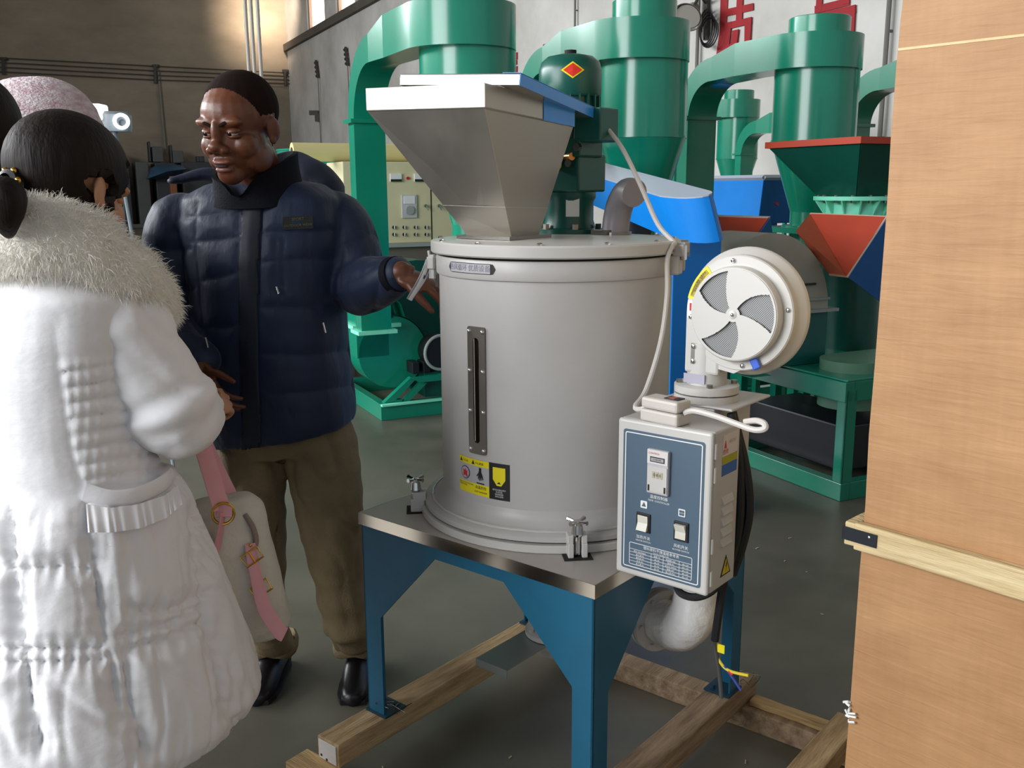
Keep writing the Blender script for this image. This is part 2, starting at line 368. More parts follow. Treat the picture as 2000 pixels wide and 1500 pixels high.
# stand: four pressed faces with an arched opening, capped by a polished top
def face_poly():
    return [(-.368, ZS), (-.368, .669), (.368, .669), (.368, ZS), (.312, ZS), (.312, .44), (.115, .636), (-.105, .636), (-.308, .42), (-.308, ZS)]
Mx = Matrix(((1, 0, 0, 0), (0, 0, 1, 0), (0, 1, 0, 0), (0, 0, 0, 1)))     # x, z plane -> thickness along y
My = Matrix(((0, 0, 1, 0), (1, 0, 0, 0), (0, 1, 0, 0), (0, 0, 0, 1)))
stand = None
b = MB(); b.prism(face_poly(), -.368, -.363, Mx); stand = b.build('stand', M_TEAL, D, .0015)
for k, (mm, a, c) in enumerate(((Mx, .363, .368), (My, -.368, -.363), (My, .363, .368))):
    b = MB(); b.prism(face_poly(), a, c, mm); b.build('side_panel', M_TEAL, stand, .0015)
for i in (-1, 1):
    for j in (-1, 1):
        b = MB(); b.box((i*.335, j*.335, ZS+.003), (.078, .078, .006)); b.cyl((i*.315, j*.315, ZS+.006), (i*.315, j*.315, ZS+.016), .007, n=6); b.build('foot_plate', mat('dark_teal_plate', '123a4c', .5), stand)
b = MB(); b.box((0, 0, .6975), (.744, .744, .005))
for i in (-1, 1): b.box((i*.371, 0, .683), (.002, .744, .030)); b.box((0, i*.371, .683), (.744, .002, .030))
tt = b.build('tabletop', mat('matte_steel_sheet', 'bab3ac', .5, .4, rvar=.05, vscale=5), D)
for i in (-1, 1):
    b = MB(); b.box((0, i*.3725, .684), (.748, .002, .032)); b.box((i*.3725, 0, .684), (.002, .748, .032)); b.build('polished_edge', mat('mirror_steel', 'd6cabb', .14, 1.0), tt)
# barrel
b = MB(); b.lathe([(BR, .762), (BR, 1.33)], 96, BM, caps=False); barrel = b.build('barrel', M_BEIGE, D)
b = MB(); b.lathe([(BR-.004, .80), (BR+.002, .774), (BR+.004, .766), (BR+.014, .752), (.320, .742), (.338, .738), (.342, .734), (.342, .7245), (.30, .7245)], 96, BM, caps=False); b.build('barrel_skirt', M_BEIGE, D)
b = MB(); b.lathe([(.33, .7195), (.334, .7195), (.334, .7255), (.33, .7255)], 96, BM, caps=False); b.build('seal', M_DARK, D)
b = MB(); b.lathe([(.30, .7005), (.350, .7005), (.352, .7025), (.352, .718), (.350, .720), (.30, .720)], 96, BM, caps=False); b.build('base_flange', M_BEIGE2, D)
# rough weld lip round the skirt
b = MB(); n = 150
pts = []
for i in range(n):
    a = 2*PI*i/n; rr = .322+.0025*noise.noise((i*.9, 0, 0)); pts.append((BX+rr*math.cos(a), BY+rr*math.sin(a), .744+.0015*noise.noise((i*1.3, 5, 0))))
b.tube(pts, .0035, 6, closed=True); b.build('weld_bead', M_BEIGE2, D)
b = MB(); b.lathe([(BR-.004, 1.318), (.2985, 1.322), (.300, 1.326), (.300, 1.362), (.297, 1.3665), (.29, 1.3665)], 96, BM, caps=False); collar = b.build('collar_band', M_BEIGE, D)
b = MB(); b.lathe([(.288, 1.366), (.291, 1.366), (.291, 1.373), (.288, 1.373)], 96, BM, caps=False); b.build('lid_gap_shade', M_DARK, D)  # dark ring that paints in the shadow of the gap under the lid
b = MB(); b.lathe([(.28, 1.3725), (.309, 1.3725), (.3125, 1.376), (.3125, 1.398), (.309, 1.402), (.28, 1.404), (.10, 1.406)], 96, BM); lid = b.build('lid', M_BEIGE2, D)
for a in np.linspace(0, 2*PI, 12, endpoint=False):
    b = MB(); b.lathe([(.007, 0), (.007, .004), (.004, .006)], 8, T(BX+.295*math.cos(a), BY+.295*math.sin(a), 1.402)); b.build('screw', M_CHROME, lid)
def onb(th, z, r=BR): a = math.radians(th); return Vector((BX+r*math.cos(a), BY+r*math.sin(a), z))
def patch(name, m, parent, t0, t1, z0, z1, r, th=.0008, n=24, round_=0):
    b = MB(); outer = []
    for i in range(n+1):
        t = t0+(t1-t0)*i/n; d = 0
        if round_:
            L = math.radians(abs(t1-t0))*r; e = min(i/n, 1-i/n)*L
            if e < round_: d = round_-math.sqrt(max(0, round_**2-(round_-e)**2))
        outer.append((t, z0+d, z1-d))
    for rr, flip in ((r+th, False), (r-.002, True)):
        vs = []
        for t, a, c in outer: vs += [onb(t, a, rr), onb(t, c, rr)]
        fs = [(2*i, 2*i+2, 2*i+3, 2*i+1) for i in range(n)]
        b.add(vs, [f[::-1] for f in fs] if flip else fs, True)
    m0 = 2*(n+1)
    for i in range(n): b.f += [(2*i, m0+2*i, m0+2*i+2, 2*i+2), (2*i+1, 2*i+3, m0+2*i+3, m0+2*i+1)]; b.sm += [False]*2
    b.f += [(0, 1, m0+1, m0), (2*n, m0+2*n, m0+2*n+1, 2*n+1)]; b.sm += [False]*2
    return b.build(name, m, parent)
def ontext(tc, zc, r): return lambda x, y: onb(tc+math.degrees(x/r), zc+y, r)
# name label on the collar
nl = patch('name_label', M_INK, D, -109.5, -80, 1.335, 1.359, .300, .001, round_=.011)
patch('label_field', M_GREYP, nl, -107.8, -82.5, 1.3365, 1.3575, .301, .0008)
text('热风循环 优质设备', .0165, ontext(-95.2, 1.347, .3022), 'lettering', mat('slate_print', '7a7486', .6), nl)
# sight window: steel plate with a slot, glass and eight screws
TC = -91.5
def slot_plate():
    b = MB(); hw, sl = .0265, .0095; z0, z1, s0, s1 = .905, 1.212, .932, 1.186; r = BR
    out, inn = [], []
    N = 40
    def stad(cx, hw_, a, c, rad):
        P = []
        for k in range(N):
            u = 2*PI*k/N; x = rad*math.cos(u); y = rad*math.sin(u)
            P.append((x+(hw_-rad)*(1 if math.cos(u) > 0 else -1), (c-rad if math.sin(u) >= 0 else a+rad)+y))
        return P
    o = stad(0, hw, z0, z1, .006); i_ = stad(0, sl, s0, s1, .0095)
    vs = [onb(TC+math.degrees(x/r), z, r+.006) for x, z in o]+[onb(TC+math.degrees(x/r), z, r+.006) for x, z in i_]
    vs += [onb(TC+math.degrees(x/r), z, r-.001) for x, z in o]+[onb(TC+math.degrees(x/r), z, r-.004) for x, z in i_]
    fs = []
    for k in range(N):
        j = (k+1) % N
        fs += [(k, j, N+j, N+k), (2*N+k, 2*N+j, j, k), (N+k, N+j, 3*N+j, 3*N+k)]
    b.add(vs, fs); return b
sp = slot_plate().build('sight_window', mat('smoked_steel', '8b857e', .34, .8, rvar=.05), D, ang=30)
patch('glass', mat('dark_sight_glass', '17130f', .08), sp, TC-2.1, TC+2.1, .928, 1.19, BR+.0022, .0006, 6)
b = MB(); b.cyl(onb(TC-1.4, .936, BR+.003), onb(TC-1.4, 1.184, BR+.003), .0012, n=8); b.build('glass_edge', mat('pale_glass_edge', 'b5aaa0', .2), sp)
for sx in (-1, 1):
    for z in (.916, 1.010, 1.107, 1.201):
        t = TC+sx*4.0; P = onb(t, z, BR+.005); d = (onb(t, z, 1)-onb(t, z, 0)).normalized()
        b = MB(); Mq = Matrix.Translation(P) @ d.to_track_quat('Z', 'Y').to_matrix().to_4x4(); b.lathe([(.0055, 0), (.0052, .002), (.003, .004), (.0005, .0046)], 12, Mq); b.build('screw', M_CHROME, sp)
# warning sticker
zc0, zc1 = .801, .889
ws = patch('warning_sticker', M_GREYP, D, -105.5, -85.2, zc0, zc1, BR, .0006)
patch('yellow_band', M_YEL, ws, -105.5, -85.2, .873, zc1, BR+.0006, .0004)
patch('yellow_band', M_YEL, ws, -105.5, -85.2, zc0, .828, BR+.0006, .0004)
bs = patch('hopper_sticker', M_INK, D, -85.2, -74.2, zc0-.001, zc1+.001, BR, .0008)
R2 = BR+.0016
def flat_on_b(name, m, parent, poly, tc, zc, r=R2, th=.0004):
    n = len(poly); b = MB()
    vs = [onb(tc+math.degrees(x/r), zc+y, r) for x, y in poly]+[onb(tc+math.degrees(x/r), zc+y, r-.0008) for x, y in poly]
    b.add(vs, [tuple(range(n)), tuple(range(n, 2*n))[::-1]]+[(i, n+i, n+(i+1) % n, (i+1) % n) for i in range(n)])
    return b.build(name, m, parent)
for tc, s in ((-103.8, '小心火'), (-95.0, '小心高温')):
    flat_on_b('warning_triangle', M_INK, ws, [(-.005, -.005), (.005, -.005), (0, .0052)], tc, .8812)
    text(s, .0068, ontext(tc+(3.4 if tc < -100 else 3.9), .8805, R2), 'lettering', M_INK, ws)
ring_ = [(.0165*math.cos(a), .0165*math.sin(a)) for a in np.linspace(0, 2*PI, 28, endpoint=False)]
flat_on_b('prohibition_ring', mat('plum_print', '4b3a52', .5), ws, ring_, -100.6, .8505)
flat_on_b('ring_field', M_GREYP, ws, [(x*.86, y*.86) for x, y in ring_], -100.6, .8505, R2+.0003)
flat_on_b('flame_mark', M_REDP, ws, [(-.008, -.009), (.001, -.006), (.006, -.011), (.009, -.008), (.007, 0), (.009, .006), (.003, .005), (.001, .011), (-.003, .005), (-.008, .009), (-.007, 0)], -100.6, .8495, R2+.0006)
hand = [(-.003, .017), (.004, .017), (.004, .007), (.009, -.005), (.010, -.012), (.0075, -.012), (.0045, -.003), (.004, -.014), (.0022, -.014), (.001, -.003), (-.001, -.015), (-.003, -.0148), (-.002, -.002), (-.005, -.012), (-.0068, -.0112), (-.005, -.001), (-.010, -.006), (-.0112, -.0035), (-.005, .004), (-.003, .010)]
flat_on_b('hand_mark', M_INK, ws, hand, -90.6, .8535)
flat_on_b('hot_bar', M_INK, ws, [(-.012, -.0015), (.012, -.0015), (.012, .0015), (-.012, .0015)], -90.4, .8315)
text('高温危险', .0088, ontext(-90.2, .8205, R2), 'lettering', M_INK, ws)
text('HOT DANGER', .0062, ontext(-90.2, .8095, R2), 'lettering', M_INK, ws)
text('使用前必须先开风机后开电热', .0042, ontext(-100.2, .8235, R2), 'lettering', M_INK, ws)
text('停机时先关电热', .0042, ontext(-102.2, .8185, R2), 'lettering', M_INK, ws)
flat_on_b('hopper_mark', M_YEL, bs, [(-.017, .024), (.017, .024), (.017, -.006), (.006, -.021), (-.006, -.021), (-.017, -.006)], -79.7, .856)
flat_on_b('hopper_mark_detail', M_INK, bs, [(-.006, -.002), (0, .003), (.006, -.002)], -79.7, .842, R2+.0004)
for k, s in enumerate(('请勿在机器运转时', '打开料筒', '请定期清理', '进风口滤网')):
    text(s, .0046, ontext(-79.7, .8245-.0055*k, R2), 'lettering', M_WHITE, bs)
# feed funnel: open square rim on a crooked pyramid
Fp = [Vector(p) for p in ((.026, -.312, 1.698), (-.333, -.328, 1.709), (-.356, .036, 1.690), (.003, .052, 1.676))]
Ft = [Vector(p) for p in ((.026, -.312, 1.752), (-.333, -.328, 1.763), (-.356, .036, 1.742), (.003, .052, 1.728))]
NK = [Vector(p) for p in ((-.024, -.159, 1.404), (-.147, -.172, 1.404), (-.160, -.055, 1.404), (-.030, -.050, 1.404))]
b = MB()
def shrink(P, k): c = sum(P, Vector())/4; return [c+(p-c)*k for p in P]
b.loft([NK, Fp, [p+Vector((0, 0, .002)) for p in shrink(Fp, 1.012)], shrink(Ft, 1.012), shrink(Ft, .985), shrink(Fp, .985), shrink(NK, .9)], caps=False, smooth=False)
fun = b.build('feed_funnel', M_STEELB, D, .002)
b = MB(); c = sum(NK, Vector())/4; b.box((c.x, c.y, 1.41), (.17, .165, .008)); b.build('funnel_flange', M_STEELD, fun)
b = MB(); b.loft([[p.lerp(q, .03) for p, q in zip(NK, Fp)], [p.lerp(q, .27) for p, q in zip(shrink(NK, 1.006), shrink(Fp, 1.001))], [p.lerp(q, .272) for p, q in zip(shrink(NK, 1.0), shrink(Fp, 1.0))]], caps=False, smooth=False); b.build('funnel_throat', M_STEELB, fun)
# loose cover tray on top, still in blue film along one side
cv = [Vector(p) for p in ((-.231, -.318, 1.764), (.074, -.252, 1.748), (.004, .145, 1.700), (-.301, .079, 1.716))]
nz = (cv[1]-cv[0]).cross(cv[3]-cv[0]).normalized()
b = MB(); b.loft([cv, [p+nz*.024 for p in cv], shrink([p+nz*.026 for p in cv], .99)], smooth=False); cov = b.build('funnel_cover', mat('bright_steel_sheet', 'd9d8d4', .22, .9), D, .002)
film = mat('blue_protective_film', '3a92ea', .26)
e = (cv[1]-cv[0]).normalized()*.0012
b = MB(); b.loft([[cv[1]+e, cv[2]+e, cv[2]+e+nz*.025, cv[1]+e+nz*.025], [cv[1], cv[2], cv[2]+nz*.025, cv[1]+nz*.025]][::-1], smooth=False)
q0 = cv[1].lerp(cv[0], .14)+nz*.0265; q1 = cv[2].lerp(cv[3], .14)+nz*.0265; b.plate([cv[1]+nz*.0265, cv[2]+nz*.0265, q1, q0], -.0008); b.build('film_strip', film, cov)
b = MB(); P = cv[0].lerp(cv[1], .13)+nz*.013; u = (cv[1]-cv[0]).normalized(); nn = u.cross(nz); b.plate([P-u*.02+nz*.006, P+u*.02+nz*.006, P+u*.02-nz*.006, P-u*.02-nz*.006], -.0015); b.build('maker_plate', M_STEELD, cov)
P1, P2 = Fp[0].lerp(Fp[3], .62), Fp[3]; Q1, Q2 = Ft[0].lerp(Ft[3], .62), Ft[3]; o = Vector((.004, 0, 0)); b = MB(); b.plate([P1+o, P2+o, Q2+o, Q1+o], .001); b.build('film_strip', film, fun)
# loader motor and gearbox on the lid
mx, my = -.118, .205
b = MB(); b.lathe([(.095, 1.405), (.095, 1.417), (.072, 1.420), (.066, 1.44), (.066, 1.49), (.072, 1.50), (.072, 1.515)], 32, T(mx, my, 0)); gb = b.build('gearbox', M_GREEND, D)
b = MB(); b.box((mx, my, 1.565), (.15, .13, .10)); b.box((mx+.03, my-.02, 1.63), (.11, .11, .05)); b.build('gear_housing', M_GREEND, gb, .006)
for a in np.linspace(.3, .3+2*PI, 6, endpoint=False):
    b = MB(); b.lathe([(.009, 0), (.009, .014)], 6, T(mx+.083*math.cos(a), my+.083*math.sin(a), 1.417)); b.build('bolt', M_STEELD, gb)
for a, z in ((0, 1.59), (.9, 1.63), (-.8, 1.60)):
    P = Vector((mx+.03+.05*math.cos(a-1.1), my-.07, z)); b = MB(); b.cyl(P, P+Vector((0, -.012, 0)), .011, n=6); b.build('bolt', M_STEELD, gb)
b = MB(); b.cyl((mx+.010, my-.065, 1.588), (mx+.005, my-.085, 1.588), .014, n=16); b.build('oil_sight_plug', M_YEL, gb, label='yellow oil sight plug')
b = MB(); b.cyl((mx+.03, my-.062, 1.607), (mx+.062, my-.076, 1.607), .010, n=12); b.build('brass_plug', mat('brass', 'c08a5a', .3, .9), gb, label='brass filler plug')
b = MB(); b.prism([(-.018, -.024), (.018, -.024), (.018, .024), (-.018, .024)], 0, .002, T(mx+.045, my-.068+.02, 1.475) @ Matrix.Rotation(RZ*-.1+.62, 4, 'Z') @ Matrix.Rotation(PI/2, 4, 'X')); gl = b.build('gear_label', M_WHITE, gb)
b = MB(); b.lathe([(.062, 1.64), (.078, 1.65), (.078, 1.70)], 32, T(mx, my, 0)); 
for k in range(20):
    a = 2*PI*k/20; b.box((0, 0, 0), (.012, .005, .10), T(mx+.076*math.cos(a), my+.076*math.sin(a), 1.735) @ Matrix.Rotation(a, 4, 'Z'))
b.lathe([(.072, 1.70), (.072, 1.785)], 32, T(mx, my, 0)); mo = b.build('loader_motor', M_GREEND, D)
b = MB(); b.lathe([(.079, 1.762), (.083, 1.768), (.084, 1.83), (.078, 1.852), (.062, 1.866), (.03, 1.873), (.001, 1.874)], 36, T(mx, my, 0)); cowl = b.build('fan_cowl', M_GREEND, mo)
b = MB(); b.lathe([(.016, 1.872), (.016, 1.884)], 12, T(mx, my, 0)); b.build('cowl_stud', M_DARK, mo)
b = MB(); b.box((mx+.105, my-.03, 1.685), (.085, .085, .085), None); b.build('terminal_box', mat('terminal_green', '14574e', .4), mo, .004)
# red and yellow warning diamond on the cowl
def on_cowl(x, y, r=.0848, tc=-50, zc=1.825): a = math.radians(tc)+x/r; return Vector((mx+r*math.cos(a), my+r*math.sin(a), zc+y))
for k, (rr, mm, nm) in enumerate(((.031, M_YEL, 'warning_diamond'), (.025, mat('orange_red_print', 'e0301a', .45), 'diamond_field'))):
    b = MB(); P = [(-rr, 0), (-rr/2, -rr*.34), (0, -rr*.68), (rr/2, -rr*.34), (rr, 0), (rr/2, rr*.34), (0, rr*.68), (-rr/2, rr*.34)]
    vs = [on_cowl(x, y, .0851+.0006*k) for x, y in P]+[on_cowl(0, 0, .0853+.0006*k)]; b.add(vs, [(i, (i+1) % 8, 8) for i in range(8)]); b.build(nm, mm, mo)
# suction elbow on the lid
b = MB(); b.tube([(.035, .20, 1.405), (.037, .205, 1.45), (.052, .20, 1.49), (.082, .185, 1.515), (.112, .17, 1.512)], .036, 20, sub=5); el = b.build('suction_elbow', mat('grey_rubber_elbow', '8c868a', .42), D)
b = MB(); b.lathe([(.044, 1.404), (.044, 1.412)], 24, T(.035, .20, 0)); b.box((.02, .16, 1.412), (.05, .03, .012)); b.build('elbow_clamp', M_STEELD, el)
# toggle latch with long chrome lever at the left
lt = MB(); a0 = -138
P = onb(a0, 1.385, .315); lt.box(onb(a0, 1.345, .304), (.022, .035, .03)); lt.box(onb(a0, 1.335, .306), (.018, .02, .06)); lt.tube([onb(a0, 1.375, .318), onb(a0, 1.32, .312)], .004, 8)
lat = lt.build('lid_latch', M_BEIGE2, D, .003)
b = MB(); tdir = (onb(a0-90, 0, 1)-onb(a0-90, 0, 0)).normalized(); ndir = (onb(a0, 0, 1)-onb(a0, 0, 0)).normalized()
A = onb(a0, 1.352, .318); path = [A, A+ndir*.006+Vector((0, 0, -.02)), A+ndir*.022+Vector((0, 0, -.055)), A+ndir*.052+Vector((0, 0, -.100))]
b.tube(path, [.011, .013, .014, .011], 12, sub=4, flat=(.35, 1)); b.build('latch_lever', M_CHROME, lat, label='chrome lever')
b = MB(); 
for s_ in (-1, 1): b.box(onb(a0+s_*1.2, 1.30, .297), (.008, .008, .03))
b.build('latch_hook', M_STEELD, lat)
# hinge brackets at the right
for a0 in (14, 36):
    b = MB(); P = onb(a0, 1.345, .31); Mq = Matrix.Translation(P) @ Matrix.Rotation(math.radians(a0), 4, 'Z'); b.box((0, 0, 0), (.03, .036, .045), Mq); b.box((.01, 0, .035), (.03, .026, .03), Mq)
    hg = b.build('hinge', M_BEIGE, D, .004)
    b = MB(); b.box((.006, 0, .048), (.03, .022, .012), Mq); b.box((.022, 0, .03), (.008, .022, .034), Mq); b.cyl(Mq @ Vector((0, -.03, .034)), Mq @ Vector((0, .03, .034)), .006, n=10); b.build('hinge_pin', M_CHROME, hg)
# swing-bolt clamps at the four corners of the base
for k, a0 in enumerate((-135, -45, 45, 135)):
    Mq = BM @ Matrix.Rotation(math.radians(a0), 4, 'Z')
    b = MB()
    for s_ in (-1, 1): b.box((.357, s_*.016, .742), (.034, .013, .022), Mq); b.box((.362, s_*.016, .7185), (.036, .013, .034), Mq)
    ck = b.build('corner_clamp', M_BEIGE2, D, .002)
    b = MB(); b.cyl(Mq @ Vector((.366, 0, .706)), Mq @ Vector((.366, 0, .772)), .0065, n=12); b.lathe([(.010, .75), (.015, .757), (.012, .778)], 16, Mq @ T(.366, 0, 0)); b.build('swing_bolt', M_CHROME, ck)
    b = MB(); b.lathe([(.012, .776), (.013, .783), (.006, .788)], 14, Mq @ T(.366, 0, 0))
    for q in range(4):
        w = math.radians(45+90*q); b.tube([Mq @ Vector((.366, 0, .782)), Mq @ Vector((.366+.017*math.cos(w), .017*math.sin(w), .785)), Mq @ Vector((.366+.027*math.cos(w), .027*math.sin(w), .786))], [.0045, .004, .0055], 8)
    b.build('wing_knob', M_CHROME, ck)
    b = MB(); b.box((.368, 0, .7008), (.046, .066, .0016), Mq); b.build('clamp_slot', M_DARK, tt)
# discharge cone, neck and slide gate under the table
b = MB(); b.lathe([(.285, .694), (.065, .40), (.058, .345)], 64, BM, caps=False); b.lathe([(.078, .345), (.078, .333)], 40, BM)
for a in (.3, 1.9, 3.5, 5.1): b.box((.066*math.cos(a), .066*math.sin(a), .37), (.016, .003, .05), BM @ Matrix.Rotation(0, 4, 'Z'))
cone = b.build('discharge_cone', M_BEIGE2, D)
b = MB(); b.lathe([(.078, .326), (.078, .314)], 40, BM); b.lathe([(.055, .314), (.05, .28)], 32, BM)
for a in (.3, 1.5, 2.8, 4.2, 5.3): b.lathe([(.007, .345), (.007, .353)], 6, BM @ T(.066*math.cos(a), .066*math.sin(a), 0))
b.build('gate_flange', M_BEIGE2, D)
b = MB(); b.box((BX-.02, BY-.12, .3295), (.105, .24, .0025)); b.box((BX-.02, BY-.241, .320), (.105, .0025, .022)); b.build('slide_gate', mat('galvanized_sheet', '8f9693', .42, .55), D, .001)
# heater housing, wrapped elbow, blower
b = MB(); b.span((.398, -.165, .735), (.530, .01, 1.068)); b.span((.392, -.168, 1.068), (.572, .02, 1.074)); hh = b.build('heater_housing', M_GREY if False else M_BEIGE, D, .003)
M_WRAP = mat('shrink_wrapped_pipe', 'efedeb', .2, var=.10, vscale=14, bump=.9, bscale=22, coat=.5)
b = MB(); b.tube([(.455, -.075, .735), (.455, -.075, .60), (.447, -.073, .545), (.42, -.064, .505), (.385, -.05, .487), (.345, -.034, .482)], [.050, .052, .056, .058, .058, .055], 24, sub=5); b.build('wrapped_elbow', M_WRAP, D)
ex = Vector((-1, .38, 0)).normalized(); Mq = Matrix.Translation((.343, -.034, .481)) @ ex.to_track_quat('Z', 'Y').to_matrix().to_4x4()
b = MB(); b.lathe([(.078, 0), (.078, .012)], 36, Mq); b.lathe([(.078, .017), (.078, .029)], 36, Mq); b.lathe([(.052, .029), (.052, .24)], 32, Mq)
for a in range(6): b.lathe([(.007, -.008), (.007, .037)], 6, Mq @ T(.066*math.cos(a*1.047), .066*math.sin(a*1.047), 0))
b.build('elbow_flange', M_BEIGE, D)
bl = MB(); YB = -.165; bx, bz = .563, 1.272
def MY(y): return Matrix(((1, 0, 0, bx), (0, 0, 1, y), (0, -1, 0, bz), (0, 0, 0, 1)))       # local z -> +y (away), lathe axis into the machine
bl.lathe([(.1205, .040), (.127, .050), (.132, .058), (.1345, .062), (.1345, .070), (.130, .074), (.085, .076), (.085, .092), (.075, .10)], 72, MY(YB))
bl.lathe([(.085, .022), (.1175, .022), (.120, .025), (.1205, .042)], 72, MY(YB), caps=False)
blower = bl.build('blower', M_BEIGE2, D, ang=32)
bl = MB(); bl.lathe([(.0985, .023), (.0985, .004), (.0955, .0), (.092, .0)], 72, MY(YB), caps=False); bl.build('cover_rim', M_BEIGE2, blower)
# pressed cover with three curved openings over mesh
bl = MB(); NR, NT = 44, 300
def is_open(rr, t):
    q = (rr-.008)/.0985; t = -t
    for k in range(3):
        c0 = math.radians(120*k+32-33*q)                 # each opening is a swept petal
        d = (t-c0+PI) % (2*PI)-PI
        if .015 < rr < .0895 and abs(d) < math.radians(25+6*(1-q)*math.sin(PI*q)): return True
    return False
vs = [(0.0, 0.0, .0)]; idx = {}
fs = []; ms = []; ofs = []
rad = [.005+(.0935-.005)*(i/(NR-1)) for i in range(NR)]
vs = [(r_*math.cos(2*PI*j/NT), r_*math.sin(2*PI*j/NT), 0) for r_ in rad for j in range(NT)]
for i in range(NR-1):
    for j in range(NT):
        q = (i*NT+j, i*NT+(j+1) % NT, (i+1)*NT+(j+1) % NT, (i+1)*NT+j)
        rm = (rad[i]+rad[i+1])/2; tm = 2*PI*(j+.5)/NT
        if not is_open(rm, tm): fs.append(q)
cover_me = MB().add(vs, [f[::-1] for f in fs], False, MY(YB)); 
co = cover_me.build('fan_cover', M_BEIGE2, blower); sol = co.modifiers.new('solid', 'SOLIDIFY'); sol.thickness = .002
b = MB(); b.lathe([(.001, .0045), (.093, .0045)], 48, MY(YB), caps=False)
mm = bpy.data.materials.new('fan_mesh'); mm.use_nodes = True; nt = mm.node_tree; bs_ = nt.nodes['Principled BSDF']; tc = nt.nodes.new('ShaderNodeTexCoord'); ck = nt.nodes.new('ShaderNodeTexChecker'); ck.inputs['Scale'].default_value = 420
ck.inputs['Color1'].default_value = (.38, .38, .38, 1); ck.inputs['Color2'].default_value = (.06, .06, .06, 1); nt.links.new(tc.outputs['Object'], ck.inputs[0]); nt.links.new(ck.outputs[0], bs_.inputs['Base Color']); bs_.inputs['Roughness'].default_value = .5
b.build('fan_mesh', mm, blower)
b = MB(); b.lathe([(.007, -.004), (.012, 0), (.012, .003)], 16, MY(YB)); b.build('cover_hub', M_BEIGE2, blower)
def scr(name, x, z, y, r, m=M_CHROME, par=None):
    b = MB(); b.lathe([(r*.4, -.0045), (r*.9, -.003), (r, 0)], 10, Matrix(((1, 0, 0, x), (0, 0, 1, y), (0, -1, 0, z), (0, 0, 0, 1)))); return b.build(name, m, par or blower)
scr('screw', bx, bz, YB-.003, .004)
for a in (98, 8, -82, 188): scr('screw', bx+.109*math.cos(math.radians(a)), bz+.109*math.sin(math.radians(a)), YB+.022, .0055)
# scroll outlet going down to its flange
bl = MB(); bl.span((bx-.1215, YB+.0225, 1.135), (bx-.040, YB+.075, 1.275)); bl.prism([(bx-.041, 1.15), (bx-.041, 1.215), (bx+.03, 1.165), (bx-.005, 1.145)], YB+.024, YB+.072, Mx)
bl.build('scroll_outlet', M_BEIGE2, blower, .006)
ox, oy = bx-.086, YB+.062
bl = MB(); bl.lathe([(.043, 1.085), (.043, 1.20)], 32, T(ox, oy, 0)); bl.lathe([(.070, 1.092), (.070, 1.107), (.066, 1.109)], 40, T(ox, oy, 0)); bl.build('outlet_pipe', M_BEIGE2, blower)
bl = MB(); bl.lathe([(.070, 1.074), (.070, 1.089)], 40, T(ox, oy, 0)); bl.lathe([(.05, 1.06), (.05, 1.08)], 32, T(ox, oy, 0)); bl.build('heater_flange', M_BEIGE2, hh)
for a in (.6, 2.2, 3.7, 5.3): 
    b = MB(); b.lathe([(.007, 1.068), (.007, 1.116)], 8, T(ox+.059*math.cos(a), oy+.059*math.sin(a), 0)); b.build('bolt', M_STEELD, hh)
b = MB(); b.box((bx-.098, YB+.0215, 1.178), (.013, .003, .045)); b.build('outlet_plate', M_STEELD, blower)
for z in (1.162, 1.194): scr('screw', bx-.098, z, YB+.020, .0055)
b = MB(); b.box((bx-.094, YB+.0190, 1.124), (.05, .002, .02)); b.build('serial_sticker', mat('lilac_print', 'aba8b8', .5), blower)
def arc_patch(name, m, parent, r0, r1, a0, a1, y):
    P = [(r1*math.cos(math.radians(a)), r1*math.sin(math.radians(a))) for a in np.linspace(a0, a1, 14)]+[(r0*math.cos(math.radians(a)), r0*math.sin(math.radians(a))) for a in np.linspace(a1, a0, 14)]
    b = MB(); b.prism([(bx+x, bz+z) for x, z in P], y-.0008, y+.001, Mx); return b.build(name, m, parent)
ys = arc_patch('yellow_label', M_YEL, blower, .0995, .119, 128, 168, YB+.0215)
arc_patch('label_field', mat('mustard_print', 'a8942a', .5), ys, .1045, .1145, 131, 165, YB+.0208)
for k, rr in enumerate((.1115, .107)):
    fnx = lambda x, y, rr=rr: Vector((bx+(rr+y)*math.cos(math.radians(148)-x/rr), YB+.0199-.0004, bz+(rr+y)*math.sin(math.radians(148)-x/rr)))
    text('WARNING 警告 注意安全' if k == 0 else '请勿将手伸入风口', .0052, fnx, 'lettering', M_INK, ys)
arc_patch('white_tag', M_WHITE, blower, .1015, .117, 170, 189, YB+.0213)
b = MB(); b.box((bx-.109, YB+.0195, bz+.006), (.003, .0014, .016), None); b.build('red_arrow', M_REDP, blower)
b = MB(); b.box((bx+.038, YB-.0008, bz+.062), (.042, .0012, .010), Matrix.Translation((bx+.038, 0, bz+.062)) @ Matrix.Rotation(.17, 4, 'Y') @ Matrix.Translation((-bx-.038, 0, -bz-.062))); wl = b.build('cover_label', mat('pale_label', 'dedfe6', .5), blower)
text('请先开风机', .006, lambda x, y: Vector((bx+.038+x, YB-.0017, bz+.062+y-x*.17)), 'lettering', M_INK, wl)
b = MB(); b.box((bx+.046, YB+.014, bz-.098), (.018, .006, .026), Matrix.Translation((bx+.046, 0, bz-.098)) @ Matrix.Rotation(-.5, 4, 'Y') @ Matrix.Translation((-bx-.046, 0, -bz+.098))); b.build('blue_tag', mat('blue_tag', '3a5fc8', .4), blower, .003)

